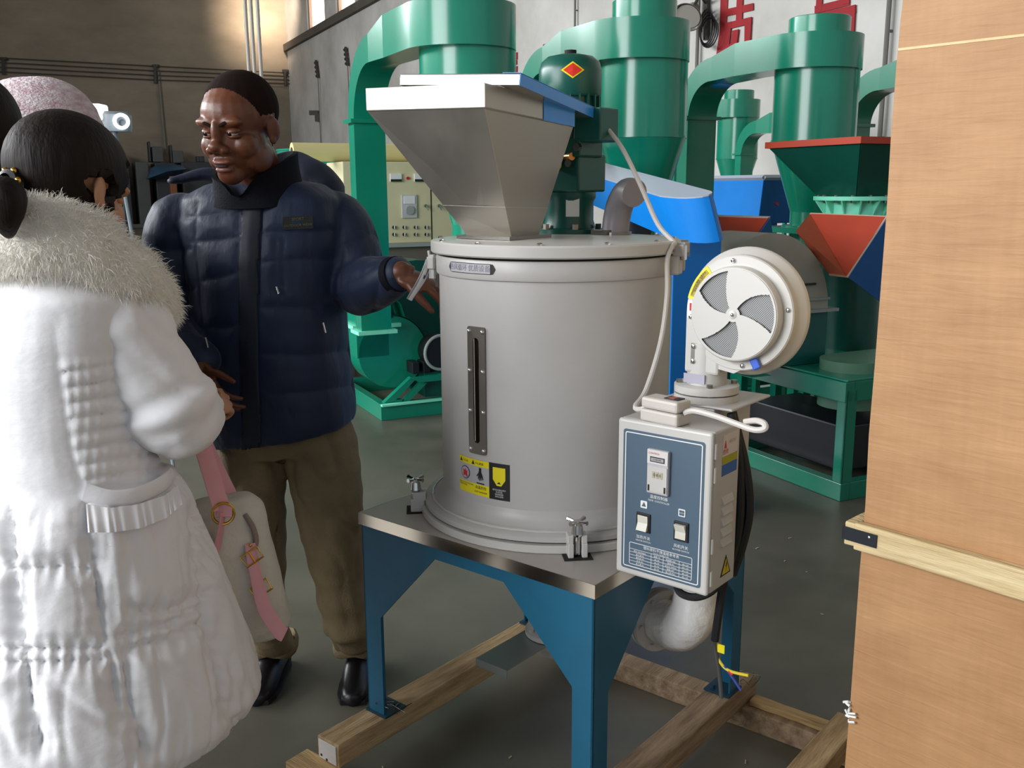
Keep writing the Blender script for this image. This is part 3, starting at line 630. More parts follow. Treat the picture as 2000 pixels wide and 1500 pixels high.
# control box
cx0, cx1, cy0, cy1, cz0, cz1 = .375, .594, -.296, -.172, .709, 1.052
b = MB(); b.span((cx0, cy0+.014, cz0), (cx1, cy1, cz1)); cb = b.build('control_box', M_BEIGE, D, .004)
b = MB(); b.span((cx0-.001, cy0, cz0-.001), (cx1+.001, cy0+.0125, cz1+.001)); door = b.build('box_door', M_BEIGE2, cb, .007, bseg=3)
def fp(x, z, y=cy0-.0006): return Vector((cx0+x, y, cz0+z))        # plane of the front panel, from its lower left
W_, H_ = cx1-cx0, cz1-cz0
def rrect(x0, z0, x1, z1, r, n=6):
    P = []
    for cxx, czz, a in ((x1-r, z1-r, 0), (x0+r, z1-r, 90), (x0+r, z0+r, 180), (x1-r, z0+r, 270)):
        for k in range(n+1): q = math.radians(a+90*k/n); P.append((cxx+r*math.cos(q), czz+r*math.sin(q)))
    return P
def panel(name, m, parent, P, y0, th=.0008):
    b = MB(); b.prism([(cx0+x, cz0+z) for x, z in P], y0-th, y0+.0004, Mx); return b.build(name, m, parent)
M_PANEL = mat('slate_blue_print', '4b6072', .45)
fpan = panel('front_panel', M_PANEL, cb, rrect(.014, .014, W_-.014, H_-.020, .006), cy0)
def outline(name, parent, x0, z0, x1, z1, r, w, y):
    o, i = rrect(x0, z0, x1, z1, r), rrect(x0+w, z0+w, x1-w, z1-w, max(.001, r-w)); n = len(o); b = MB()
    vs = [fp(x, z, y) for x, z in o]+[fp(x, z, y) for x, z in i]; b.add(vs, [(k, n+k, n+(k+1) % n, (k+1) % n) for k in range(n)]); return b.build(name, M_WHITE, parent)
Y1 = cy0-.0013
outline('printed_border', cb, .019, .019, W_-.019, H_-.025, .005, .0022, Y1)
mm_ = lambda xc, zc, y=Y1-.0003: (lambda x, y_: fp(xc+x, zc+y_, y))
b = MB(); b.span(fp(.078, .197, cy0), fp(.128, .292, cy0-.010)); tcn = b.build('temperature_controller', M_GREYP, cb, .002)
b = MB(); b.span(fp(.079, .262, cy0-.010), fp(.127, .291, cy0-.0112)); b.build('controller_face', mat('controller_white', 'd6d2d0', .4), tcn)
b = MB(); b.span(fp(.086, .266, cy0-.011), fp(.120, .277, cy0-.0118)); b.build('controller_scale', M_INK, tcn)
b = MB(); b.span(fp(.088, .268, cy0-.0118), fp(.118, .275, cy0-.0123)); b.build('scale_strip', mat('dim_white', 'a09c9c', .5), tcn)
text('CONTROL', .0055, mm_(.095, .284, cy0-.0116), 'lettering', M_REDP, tcn)
text('0 100 200', .0045, mm_(.103, .2715, cy0-.0126), 'lettering', M_INK, tcn)
b = MB(); b.span(fp(.080, .202, cy0-.010), fp(.126, .257, cy0-.0118)); b.build('controller_cover', mat('clear_cover', 'c8c4c0', .15), tcn)
b = MB()
for k in range(3): b.span(fp(.092+.009*k, .232, cy0-.0118), fp(.098+.009*k, .246, cy0-.0128))
b.build('dial_wheels', mat('cream_wheels', 'b5aa90', .5), tcn)
text('0 8 0', .009, mm_(.104, .239, cy0-.0131), 'lettering', M_INK, tcn)
for x in (.082, .120):
    b = MB(); b.span(fp(x, .203, cy0-.0118), fp(x+.004, .216, cy0-.0125)); b.build('cover_clip', M_INK, tcn)
text('温度控制器', .0085, mm_(.103, .187), 'lettering', M_WHITE, cb); text('TEMP. CONTROLLER', .0055, mm_(.103, .1785), 'lettering', M_WHITE, cb)
for xc, zc, s, s2, on in ((.068, .126, '加热开关', 'HEATER SWITCH', 1), (.158, .127, '风机开关', 'BLOWER SWITCH', 0)):
    b = MB(); b.span(fp(xc-.017, zc-.021, cy0), fp(xc+.017, zc+.021, cy0-.004)); sw = b.build('rocker_switch', M_INK, cb, .001)
    b = MB(); q = [(cy0-.004, zc-.016), (cy0-(.013 if on else .007), zc-.016), (cy0-.006, zc), (cy0-(.007 if on else .013), zc+.016), (cy0-.004, zc+.016)]
    b.prism([(y, cz0+z) for y, z in q], cx0+xc-.012, cx0+xc+.012, Matrix(((0, 0, 1, 0), (1, 0, 0, 0), (0, 1, 0, 0), (0, 0, 0, 1)))); b.build('rocker', mat('ivory_rocker', 'd8d4c6', .35), sw, .001)
    text(s, .0085, mm_(xc, zc-.034), 'lettering', M_WHITE, cb); text(s2, .0048, mm_(xc, zc-.042), 'lettering', M_WHITE, cb)
    panel('symbol_field', M_WHITE, cb, rrect(xc-.008, zc+.032, xc+.008, zc+.048, .002), Y1)
    if on: panel('heat_symbol', M_PANEL, cb, [(xc-.005, zc+.036), (xc+.005, zc+.036), (xc+.003, zc+.041), (xc, zc+.0455), (xc-.002, zc+.041)], Y1-.0009)
    else:
        for q in range(2):
            for w in range(2): panel('fan_symbol', M_PANEL, cb, [(xc-.0055+q*.006, zc+.0345+w*.006), (xc-.0005+q*.006, zc+.0345+w*.006), (xc-.0005+q*.006, zc+.0395+w*.006), (xc-.0055+q*.006, zc+.0395+w*.006)], Y1-.0009)
outline('printed_table', cb, .034, .026, W_-.034, .076, .004, .0013, Y1)
b = MB()
for k in range(5):
    z = .0335+.0068*k; b.add([fp(.0345, z, Y1), fp(W_-.0345, z, Y1), fp(W_-.0345, z+.0009, Y1), fp(.0345, z+.0009, Y1)], [(0, 1, 2, 3)])
for x in (.088, .117, .155): b.add([fp(x, .0265, Y1), fp(x+.0009, .0265, Y1), fp(x+.0009, .0605, Y1), fp(x, .0605, Y1)], [(0, 1, 2, 3)])
b.build('table_rules', M_WHITE, cb)
text('塑料原料干燥温度参考表', .0078, mm_(.112, .0695), 'lettering', M_WHITE, cb); text('DRYING TEMPERATURE', .0035, mm_(.112, .0635), 'lettering', M_WHITE, cb)
rows = ('原料 MATERIAL', '聚乙烯 PE', '聚丙烯 PP', '尼龙 PA', '苯乙烯 PS'); r2 = ('丙烯腈 ABS', '聚碳 PC', '亚加力 PMMA', '聚酯 PET', '氯乙烯 PVC')
for k in range(5):
    z = .0568-.0068*k
    text(rows[k], .0046, mm_(.061, z), 'lettering', M_WHITE, cb); text('80~90' if k else '温度 ℃', .0046, mm_(.1025, z), 'lettering', M_WHITE, cb)
    text(r2[k], .0046, mm_(.1355, z), 'lettering', M_WHITE, cb); text('80~120', .0046, mm_(.170, z), 'lettering', M_WHITE, cb)
# right side of the box: hinges, stickers, louvres
sx_ = cx1+.0003
def sp_(u, v, o=0): return Vector((cx1+.0006+o, cy0+u, cz0+v))
def side_panel(name, m, parent, P, th=.0008):
    b = MB(); b.prism([(cy0+u, cz0+v) for u, v in P], cx1, cx1+th, Matrix(((0, 0, 1, 0), (1, 0, 0, 0), (0, 1, 0, 0), (0, 0, 0, 1)))); return b.build(name, m, parent)
st = side_panel('danger_sticker', mat('faded_white', 'cfc6c4', .55), cb, [(.046, .285), (.112, .285), (.112, .330), (.046, .330)])
side_panel('sticker_mark', M_REDP, st, [(.052, .302), (.062, .302), (.060, .310), (.057, .318), (.054, .310)], .0013)
text('危险', .012, lambda x, y: sp_(.058+x, .294+y, .0010), 'lettering', M_REDP, st)
text('高压危险', .008, lambda x, y: sp_(.088+x, .312+y, .0010), 'lettering', M_GREYP, st)
side_panel('olive_band', mat('olive_print', 'a6a01c', .5), cb, [(.046, .268), (.112, .268), (.112, .284), (.046, .284)])
side_panel('blue_band', mat('blue_print', '3560a8', .5), cb, [(.046, .244), (.112, .244), (.112, .268), (.046, .268)])
wt = side_panel('warning_triangle', M_INK, cb, [(.058, .022), (.104, .022), (.081, .066)])
side_panel('triangle_field', mat('dull_yellow_print', 'c8b418', .5), wt, [(.064, .0255), (.098, .0255), (.081, .058)], .0014)
side_panel('bolt_mark', M_INK, wt, [(.080, .030), (.083, .041), (.079, .041), (.083, .052), (.085, .044), (.082, .043)], .0019)
for k in range(5):
    b = MB(); z = cz0+.092+.023*k; b.loft([[(cx1, cy0+.05, z), (cx1, cy0+.10, z), (cx1, cy0+.10, z+.015), (cx1, cy0+.05, z+.015)], [(cx1+.006, cy0+.053, z), (cx1+.006, cy0+.097, z), (cx1, cy0+.099, z+.015), (cx1, cy0+.051, z+.015)]], smooth=False); b.build('louvre', M_BEIGE, cb)
for z in (.035, .105, .255, .305):
    b = MB(); b.cyl((cx1+.001, cy0+.013, cz0+z-.016), (cx1+.001, cy0+.013, cz0+z+.016), .004, n=8); b.build('hinge', M_BEIGE2, cb)
# junction box and its white cord lying on top
b = MB(); Mj = T(.472, -.268, cz1) @ Matrix.Rotation(-.12, 4, 'Z')
b.box((0, 0, .0135), (.095, .052, .026), Mj); jb = b.build('junction_box', mat('ivory_plastic', 'cbc4bc', .35), D, .005)
b = MB(); b.box((0, 0, .0395), (.093, .050, .024), Mj); b.build('box_cover', mat('ivory_plastic', 'cbc4bc', .35), jb, .006)
b = MB(); b.box((.018, .004, .0525), (.034, .026, .0016), Mj); lb = b.build('box_label', M_INK, jb); b = MB(); b.box((.016, .004, .0537), (.016, .020, .0008), Mj); b.build('label_field', mat('rust_print', 'a2604c', .5), lb)
M_CORD = mat('white_cord', 'd0cac4', .4)
def cord(name, pts, r, m=M_CORD, par=None, sub=6):
    b = MB(); b.tube(pts, r, 8, sub=sub); return b.build(name, m, par or D)
cord('power_cord', [(.520, -.276, cz1+.028), (.543, -.277, cz1+.036), (.591, -.278, cz1+.032), (.635, -.279, cz1+.024), (.672, -.280, cz1+.018), (.692, -.276, cz1+.022), (.690, -.272, cz1+.031), (.672, -.270, cz1+.034), (.648, -.271, cz1+.028)], .0062)
cord('motor_cord', [(mx+.145, my-.03, 1.672), (mx+.20, my-.045, 1.62), (mx+.27, my-.07, 1.53), (.236, .08, 1.44), (.292, .06, 1.40), (.305, .03, 1.392), (.312, -.002, 1.36), (.330, -.03, 1.28), (.345, -.08, 1.18), (.365, -.17, 1.09), (.385, -.245, 1.07), (.405, -.262, 1.068), (.428, -.262, 1.078)], .0058)
# black hose and loose supply wires below the box
cord('black_hose', [(.47, -.19, .735), (.475, -.205, .69), (.49, -.22, .665), (.525, -.215, .66), (.56, -.205, .68), (.585, -.19, .72)], .0085, M_BLACK)
cord('black_hose', [(.560, -.150, 1.06), (.580, -.150, .984), (.590, -.150, .895), (.590, -.150, .815), (.578, -.150, .749), (.560, -.150, .684), (.551, -.150, .604), (.545, -.15, .54)], .0095, M_BLACK)
cord('black_hose', [(.555, -.135, 1.06), (.590, -.135, .95), (.604, -.135, .86), (.594, -.135, .78), (.572, -.135, .70)], .011, M_BLACK)
gy = mat('grey_wire', '4a4a4a', .5); yw = mat('yellow_wire', 'e8d23a', .45); bw = mat('blue_wire', '3a48a0', .45)
cord('loose_wire', [(.545, -.15, .545), (.538, -.135, .52), (.549, -.13, .455), (.557, -.13, .395)], .005, gy)
cord('loose_wire', [(.543, -.145, .55), (.535, -.13, .529), (.541, -.13, .494), (.568, -.13, .468), (.619, -.13, .471)], .0034, yw)
cord('loose_wire', [(.560, -.13, .475), (.580, -.13, .455), (.603, -.13, .430)], .0030, bw)
b = MB(); b.box((.549, -.133, .515), (.024, .002, .020), None); b.build('wire_tag', M_YEL, D)
b = MB(); b.cyl((.572, -.13, .466), (.582, -.13, .461), .0045, n=10); b.build('wire_nut', M_REDP, D)
# ------------------------------------------------------------------ timber skid under the dryer
M_TIM = mat('rough_timber', 'c2a67c', .8, var=.3, vscale=7, col2='8a6d48', stretch=(6, .7, 6), bump=.3, bscale=40)
M_TIM2 = mat('rough_timber_cross', 'c4a573', .8, var=.3, vscale=7, col2='876a44', stretch=(.7, 6, 6), bump=.3, bscale=40)
M_TIMD = mat('grimy_timber', 'b0977a', .85, var=.35, vscale=6, col2='75604a', stretch=(6, .8, 6), bump=.3, bscale=40)
SK = thing('timber_skid', 'rough timber skid of crossed beams under the dryer stand', 'pallet', (.1216, 2.408, 0), RZ)
def beam(x0, y0, z0, x1, y1, z1, m, lab=None, j=0):
    b = MB(); n = 9; L = [];  along_y = abs(y1-y0) > abs(x1-x0)
    for k in range(n):
        t = k/(n-1); w = [noise.noise((k*.7, j*3.1, c))*.004 for c in range(4)]
        if along_y: y = y0+(y1-y0)*t; L.append([(x0+w[0], y, z0), (x1+w[1], y, z0), (x1+w[1], y, z1+min(0, w[2])), (x0+w[0], y, z1+min(0, w[3]))])
        else: x = x0+(x1-x0)*t; L.append([(x, y1+w[0], z0), (x, y0+w[1], z0), (x, y0+w[1], z1+min(0, w[2])), (x, y1+w[0], z1+min(0, w[3]))])
    b.loft(L, smooth=False); return b.build('beam', m, SK, .004, label=lab)
bm = beam(-.384, -.535, .066, -.300, .62, .131, M_TIM, 'left upper beam with a white painted end', 0)
b = MB(); b.box((-.342, -.5365, .0985), (.068, .003, .054)); b.build('painted_end', mat('chalky_white_paint', 'c9c2bc', .8, var=.2), bm, .006)
for x, z in ((-.366, .082), (-.345, .076)):
    b = MB(); b.cyl((x, -.5385, z), (x, -.537, z), .004, n=8); b.build('nail_hole', M_DARK, bm)
beam(.296, -.62, .066, .376, .47, .131, M_TIMD, None, 1); beam(.628, -.66, .066, .700, .43, .131, M_TIM, None, 2)
beam(-.45, .385, 0, .86, .455, .0655, M_TIMD, None, 3); beam(-.44, -.60, 0, .86, -.525, .0655, M_TIM2, None, 4)
beam(.385, .405, .066, .62, .447, .085, M_TIM2, 'thin packing strip on the back cross beam', 5)
for x, y in ((-.30, -.335), (.376, .40)):
    b = MB()
    for k in range(5): b.tube([(x+RNG.uniform(-.03, .03), y+RNG.uniform(-.03, .03), .131), (x+RNG.uniform(-.04, .04), y+RNG.uniform(-.04, .04), .165), (x+RNG.uniform(-.05, .05), y+RNG.uniform(-.05, .05), .14+RNG.uniform(0, .03))], .0012, 5, sub=3)
    b.build('tie_wire', M_STEEL, SK)
# ------------------------------------------------------------------ green mills: cyclone, arched duct, fan and frame; all stand square to the hall
EE = -WN                                                # along the hall's width, to the right and away
def frame_at(A):
    A = Vector((A[0], A[1], 0))
    return lambda a, b_, z: A+WD*a+EE*b_+Vector((0, 0, z))
def obox(b, F, a0, a1, b0, b1, z0, z1):
    P = [F(a, c, z) for z in (z0, z1) for c in (b0, b1) for a in (a0, a1)]
    return b.add(P, [(0, 2, 3, 1), (4, 5, 7, 6), (0, 1, 5, 4), (2, 6, 7, 3), (0, 4, 6, 2), (1, 3, 7, 5)][::1], False) if False else b.add(P, [(0, 1, 3, 2), (4, 6, 7, 5), (0, 4, 5, 1), (2, 3, 7, 6), (0, 2, 6, 4), (1, 5, 7, 3)])
def cyclone_mill(label, ax, ay, R, zt, zv1, zv0, zc, zb, rb, L, fan=True, frame=True, m=M_GREEN, rv=1.05, group='green cyclone mills', seg=1.0, w=.20):
    F = frame_at((ax, ay)); t = thing('cyclone_mill', label, 'machine', (ax, ay, 0), 0, group)
    Tc = T(ax, ay, 0); Rv = R*rv
    b = MB(); b.lathe([(R, zv0+.02), (R, zc)], 56, Tc, caps=False); body = b.build('cyclone_body', m, t, world=True)
    b = MB(); b.lathe([(R, zc), (rb, zb)], 56, Tc, caps=False); b.lathe([(rb, zb), (rb, zb-.10)], 40, Tc); b.build('cyclone_cone', m, t, world=True)
    b = MB(); b.lathe([(rb+.05, zb-.10), (rb+.05, zb-.085)], 40, Tc); b.build('flange', m, t, world=True)
    b = MB(); b.lathe([(R+.004, zc-.006), (R+.004, zc+.006)], 56, Tc, caps=False); b.build('seam_ring', m, t, world=True)
    b = MB(); b.lathe([(R*.72, zv1-.01), (R*.72, zt), (R*.70, zt+.004), (R*.70, zt-.03)], 48, Tc, caps=False); b.build('outlet_collar', m, t, world=True)
    # volute: a spiral wall that leaves as the inlet duct on the left
    hv = zv1-zv0; n = 48; outer = []
    for i in range(n+1):
        q = i/n; ang = PI*1.5*q                           # from the left tangent over the near side to the right and back
        rr = R*(1.30-.298*min(1, q/.56))
        outer.append((rr, ang))
    top = []; bl = MB()
    # plan coordinates: a along WD, b along EE; the left tangent is at b = -rr
    pl = [(rr*math.sin(g), -rr*math.cos(g)) for rr, g in outer]
    pl = [(-.42, -R*1.30)]+pl+[(-R*1.02, -.0), (-.42, -R*1.30+w)] if False else pl
    poly = [(-.40, -R*1.30), (-.2, -R*1.30)]+pl+[(-R*.72, -R*.72), (-R*.9, -R*1.30+w), (-.40, -R*1.30+w)]
    P0 = [F(a, c, zv0) for a, c in poly]; P1 = [F(a, c, zv1) for a, c in poly]; k = len(poly)
    bl.add(P0+P1, [tuple(range(k)), tuple(range(k, 2*k))[::-1]]); bl.add(P0+P1, [(i, k+i, k+(i+1) % k, (i+1) % k) for i in range(k)], True)
    vo = bl.build('volute', m, t, world=True, ang=30)
    # duct: transition then quarter bend down to the column
    bc = -R*1.30+w/2; dp = .115*seg; rbend = L-.40-.22-dp/2; rbend = max(.2, rbend); za = zv1-hv/2
    bl = MB(); rings = []
    def ring(a, z, ca, sa, half, hw, bc=bc): # centre, direction of the section's height, half height, half width
        return [F(a+ca*half, bc-hw, z+sa*half), F(a+ca*half, bc+hw, z+sa*half), F(a-ca*half, bc+hw, z-sa*half), F(a-ca*half, bc-hw, z-sa*half)]
    rings.append(ring(-.40, za, 0, 1, hv/2, w/2)); bc2 = bc-.015; rings.append(ring(-.62, za-.035, 0, 1, dp/2+.02, w/2, bc2))
    bl.loft(rings[::-1], smooth=False); bl.build('duct_transition', m, t, world=True)
    bl = MB(); rings = []; zc0 = za-.035
    for i in range(13):
        g = PI/2*i/12; rings.append(ring(-.62-rbend*math.sin(g), zc0-rbend*(1-math.cos(g)), -math.sin(g), math.cos(g), dp/2+.02*(1-i/12), w/2, bc2))
    bl.loft(rings[::-1], smooth=True); bl.build('duct_bend', m, t, world=True, ang=40)
    bc = bc2; ac = -.62-rbend; zb2 = zc0-rbend; zf = 0 if fan == 'down' else .62
    bl = MB(); obox(bl, F, ac-dp/2, ac+dp/2, bc-w/2, bc+w/2, zf, zb2); bl.build('duct_column', m, t, world=True)
    bl = MB()
    obox(bl, F, ac-dp/2-.025, ac+dp/2+.025, bc-w/2-.025, bc+w/2+.025, zb2-.012, zb2+.012); bl.build('duct_flange', m, t, world=True)
    bl = MB(); obox(bl, F, ac-dp/2-.03, ac+dp/2+.03, bc-w/2-.03, bc+w/2+.03, zf-.012, zf+.012); bl.build('duct_flange', M_MINT, t, world=True)
    if fan is True:
        bl = MB(); cz, rf = .38, .27; P = []
        for i in range(40):
            q = i/40*2*PI; P.append((math.cos(q)*rf*(1+.10*(i/40)), math.sin(q)*rf*(1+.10*(i/40))))
        b0 = bc+.20
        vs = [F(ac-.10, b0+x, cz+z) for x, z in P]+[F(ac+.10, b0+x, cz+z) for x, z in P]; k = len(P)
        bl.add(vs, [tuple(range(k)), tuple(range(k, 2*k))[::-1]]); bl.add(vs, [(i, k+i, k+(i+1) % k, (i+1) % k) for i in range(k)][::1], True)
        obox(bl, F, ac-.09, ac+.09, bc-w/2, bc+.1, cz-.02, zf)
        fh = bl.build('fan_housing', m, t, world=True, ang=35)
        bl = MB(); bl.cyl(F(ac+.10, b0, cz), F(ac+.40, b0, cz), .09, n=24); bl.build('fan_motor', M_GREEND, t, world=True)
        bl = MB(); obox(bl, F, ac-.22, ac+.5, b0-.36, b0-.30, 0, .10); obox(bl, F, ac-.22, ac+.5, b0+.30, b0+.36, 0, .10); obox(bl, F, ac-.22, ac-.16, b0-.36, b0+.36, 0, .10); obox(bl, F, ac+.44, ac+.5, b0-.36, b0+.36, 0, .10); obox(bl, F, ac+.1, ac+.42, b0-.08, b0+.08, .1, cz-.085); obox(bl, F, ac-.1, ac+.1, b0-.2, b0+.2, .1, cz-.2); bl.build('base_frame', m, t, world=True)
    if frame == 'pipe':
        bl = MB(); bl.lathe([(rb, zb-.1), (rb*.9, 0)], 24, Tc); bl.build('outlet_pipe', m, t, world=True)
    elif frame:
        bl = MB()
        for i in (-1, 1):
            for j in (-1, 1): obox(bl, F, i*.20-.02, i*.20+.02, j*.20-.02, j*.20+.02, 0, zb-.1)
        obox(bl, F, -.24, .24, -.24, .24, zb-.13, zb-.095); obox(bl, F, -.22, .22, -.22, .22, .25, .30); bl.build('support_frame', m, t, world=True)
        bl = MB(); bl.lathe([(rb, zb-.1), (rb, .35)], 24, Tc); bl.build('outlet_pipe', m, t, world=True)
    return t
P = at(913, 100, Y=5.3)
cyclone_mill('green cyclone mill with a tall arched duct, nearest the man in navy jacket', P.x, P.y, .258, 2.52, 2.46, 2.235, 1.89, 1.33, .10, 1.06, fan=False, frame='pipe')
P = at(1257, 100, Y=6.0)
cyclone_mill('glossy green cyclone mill rising behind the blue belt guard', P.x, P.y, .268, 2.605, 2.478, 2.255, 1.82, 1.25, .10, 1.0)
P = at(1595, 150, Y=6.3)
cyclone_mill('green cyclone mill whose arched duct stands free between the blue guard and the red hoppers', P.x, P.y, .262, 2.555, 2.44, 2.235, 1.81, 1.36, .12, .98, w=.25)
P = at(1935, 150, Y=6.6)
cyclone_mill('green cyclone mill mostly hidden by the plywood crate, only its arched duct showing', P.x, P.y, .262, 2.50, 2.40, 2.20, 1.80, 1.30, .12, .98)
P = at(1441, 250, Y=13.0)
cyclone_mill('small distant green cyclone seen under the third arched duct', P.x, P.y, .27, 2.75, 2.63, 2.40, 1.88, 1.40, .12, 1.0)
P = at(1590, 250, Y=11.8)
cyclone_mill('distant green cyclone hidden behind a nearer one, its arched duct showing at left', P.x, P.y, .27, 2.48, 2.40, 2.16, 1.80, 1.40, .12, 1.0, fan='down')
# ------------------------------------------------------------------ fan, scroll and base of the nearest mill (a grinding unit of its own)
K = at(745, 822, Z=0); F = frame_at((K.x, K.y))
gu = thing('grinding_unit', 'green grinding unit with round fan housing and open base frame left behind the dryer', 'machine', (K.x, K.y, 0))
b = MB(); obox(b, F, -.06, 0, 0, .94, 0, .11); b.build('base_rail', M_GREEN, gu, .003, world=True)
b = MB(); obox(b, F, -1.0, -.06, 0, .06, 0, .11); b.build('base_rail', M_GREEN, gu, .003, world=True)
b = MB(); obox(b, F, -1.0, -.06, 0.88, .94, 0, .11); b.build('base_rail', M_GREEN, gu, .003, world=True)
b = MB(); obox(b, F, -1.0, -.94, .06, .88, 0, .11); b.build('base_rail', M_GREEN, gu, .003, world=True)
b = MB(); obox(b, F, -.008, .03, 0, .94, .10, .113); b.build('rail_lip', M_MINT, gu, world=True)
def scroll(name, F, a0, a1, b0, z0, r0, r1, par, m, q0=0, out=None):
    P = []
    for i in range(44):
        q = q0+i/43*2*PI*.98; rr = r0+(r1-r0)*i/43; P.append((b0+rr*math.cos(q), z0+rr*math.sin(q)))
    if out: P += out
    k = len(P); b = MB(); vs = [F(a0, x, z) for x, z in P]+[F(a1, x, z) for x, z in P]
    b.add(vs, [tuple(range(k))[::-1], tuple(range(k, 2*k))]); b.add(vs, [(i, (i+1) % k, k+(i+1) % k, k+i) for i in range(k)], True)
    return b.build(name, m, par, world=True, ang=32)
sc = scroll('fan_scroll', F, -.42, -.20, .16, .42, .235, .25, gu, M_GREEN, PI*.5)
b = MB(); obox(b, F, -.42, -.20, -.09, .14, .40, .90); b.build('scroll_outlet', M_GREEN, gu, .003, world=True)
b = MB(); obox(b, F, -.45, -.17, -.12, .22, .60, .625); b.build('duct_flange', M_MINT, gu, world=True)
sc = scroll('grinder_housing', F, -.75, -.48, .46, .62, .40, .41, gu, M_GREEND)
b = MB(); b.tube([F(-.33, .16+.262*math.cos(q), .42+.262*math.sin(q)) for q in np.linspace(-1.2, 1.15, 16)]+[F(-.33, .24, .75), F(-.33, .12, .86)], .02, 8, flat=(.5, 5.5)); b.build('rim_strip', M_GREEN, gu, world=True)
b = MB(); b.cyl(F(-.20, .46, .42), F(-.05, .46, .42), .115, n=36); pu = b.build('motor_end', M_BLACK, gu, world=True)
b = MB(); b.tube([F(-.05, .46+.118*math.cos(q), .42+.118*math.sin(q)) for q in np.linspace(0, 2*PI, 36, endpoint=False)], .011, 8, closed=True); b.build('motor_rim', M_GREY, pu, world=True)
b = MB(); b.cyl(F(-.6, .46, .42), F(-.2, .46, .42), .10, n=30); b.build('grinder_motor', M_GREEND, gu, world=True)
for bb in (.26, .34):
    b = MB(); obox(b, F, -.22, -.08, bb, bb+.05, .28, .36); b.build('bearing_block', M_BLACK, gu, .004, world=True)
# sloping pedestal with two slots
Mp = lambda b_, z: F(-.06, b_, z)
for q in ([(.03, .11), (.10, .11), (.27, .26), (.23, .27)], [(.17, .11), (.215, .11), (.345, .22), (.31, .235)], [(.22, .27), (.92, .30), (.92, .24), (.27, .24)], [(.10, .11), (.16, .11), (.165, .125), (.115, .125)], [(.26, .25), (.31, .235), (.33, .245), (.28, .262)]):
    b = MB(); b.plate([F(-.03, x, z) for x, z in q], .05); b.build('pedestal_bar', M_GREEN, gu, world=True)
b = MB(); obox(b, F, -.6, -.09, .35, .9, .11, .28); b.build('pedestal', M_GREEND, gu, world=True)
# ------------------------------------------------------------------ cream control cabinet behind, with a roll on top
P = at(700, 480, Y=7.4); F = frame_at((P.x, P.y)); zt, zb = 1.725, 1.10
cc = thing('control_cabinet', 'cream control cabinet with gauges and knobs behind the tall green duct', 'cabinet', (P.x, P.y, 0))
CW = 1.10
b = MB(); obox(b, F, -.45, 0, -.1, CW, zb, zt); b.build('cabinet_body', M_CREAM, cc, .006, world=True)
b = MB(); obox(b, F, -.43, -.03, -.06, CW-.04, 0, zb); b.build('cabinet_plinth', mat('brown_grey_steel', '6e665c', .5), cc, world=True)
b = MB(); obox(b, F, -.46, .03, -.12, CW+.02, zb-.03, zb); b.build('plinth_edge', M_GREY, cc, world=True)
def bpx(px, py): # cabinet front coordinate (b, z) of a picture point
    d = ray(px, py); t_ = (F(0, 0, 0)-CAMP).dot(WD)/d.dot(WD); Q = CAMP+d*t_-F(0, 0, 0); return Q.dot(EE), Q.z
for x in (842, 912): 
    c, _ = bpx(x, 400); b = MB(); obox(b, F, -.002, .003, c-.004, c+.004, zb+.02, zt-.02); b.build('door_gap', M_DARK, cc, world=True)
for x in (772, 819):
    c, z = bpx(x, 347); b = MB(); obox(b, F, 0, .02, c-.045, c+.045, z-.03, z+.03); g = b.build('gauge', M_WHITE, cc, world=True)
    b = MB(); obox(b, F, .02, .024, c-.045, c+.045, z-.03, z-.012); b.build('gauge_base', M_INK, g, world=True)
c, z = bpx(796, 348); b = MB(); b.cyl(F(0, c, z), F(.015, c, z), .012, n=10); b.build('pilot_lamp', M_REDP, cc, world=True, label='red pilot lamp')
c, z = bpx(798, 403); b = MB(); obox(b, F, 0, .02, c-.063, c+.063, z-.09, z+.09); mp = b.build('meter_panel', mat('pale_meter', 'c3c2c4', .4), cc, .003, world=True)
b = MB(); obox(b, F, .02, .026, c-.045, c+.045, z+.02, z+.08); b.build('meter_window', M_WHITE, mp, world=True)
b = MB(); b.cyl(F(.02, c, z-.03), F(.035, c, z-.03), .035, n=16); b.build('meter_knob', M_GREY, mp, world=True)
for x, y in ((829, 402), (855, 402)):
    c, z = bpx(x, y); b = MB(); b.cyl(F(0, c, z), F(.03, c, z), .013, n=12); b.tube([F(.03, c, z), F(.035, c+.02, z-.035)], .006, 6); b.build('door_knob', M_CHROME, cc, world=True)
for y in (444, 458):
    for x in (769, 789, 811, 832):
        c, z = bpx(x, y); b = MB(); b.cyl(F(0, c, z), F(.018, c, z), .014, n=12); kb = b.build('selector_knob', M_BLACK, cc, world=True); b = MB(); obox(b, F, .018, .026, c-.003, c+.003, z-.012, z+.014); b.build('knob_pointer', M_WHITE, kb, world=True)
b = MB(); A_, B_ = F(-.25, -.42, zt+.075), F(-.25, .55, zt+.075)
b.cyl(A_, B_, .07, n=28); ro = b.build('cream_roll', mat('cream_film', 'd6c98f', .5), None); tag(ro, 'rolled cream sheet lying on top of the cream control cabinet', 'roll')
b = MB(); b.cyl(A_-EE*.003, A_+EE*.01, .035, n=20); b.build('roll_core', M_DARK, ro)
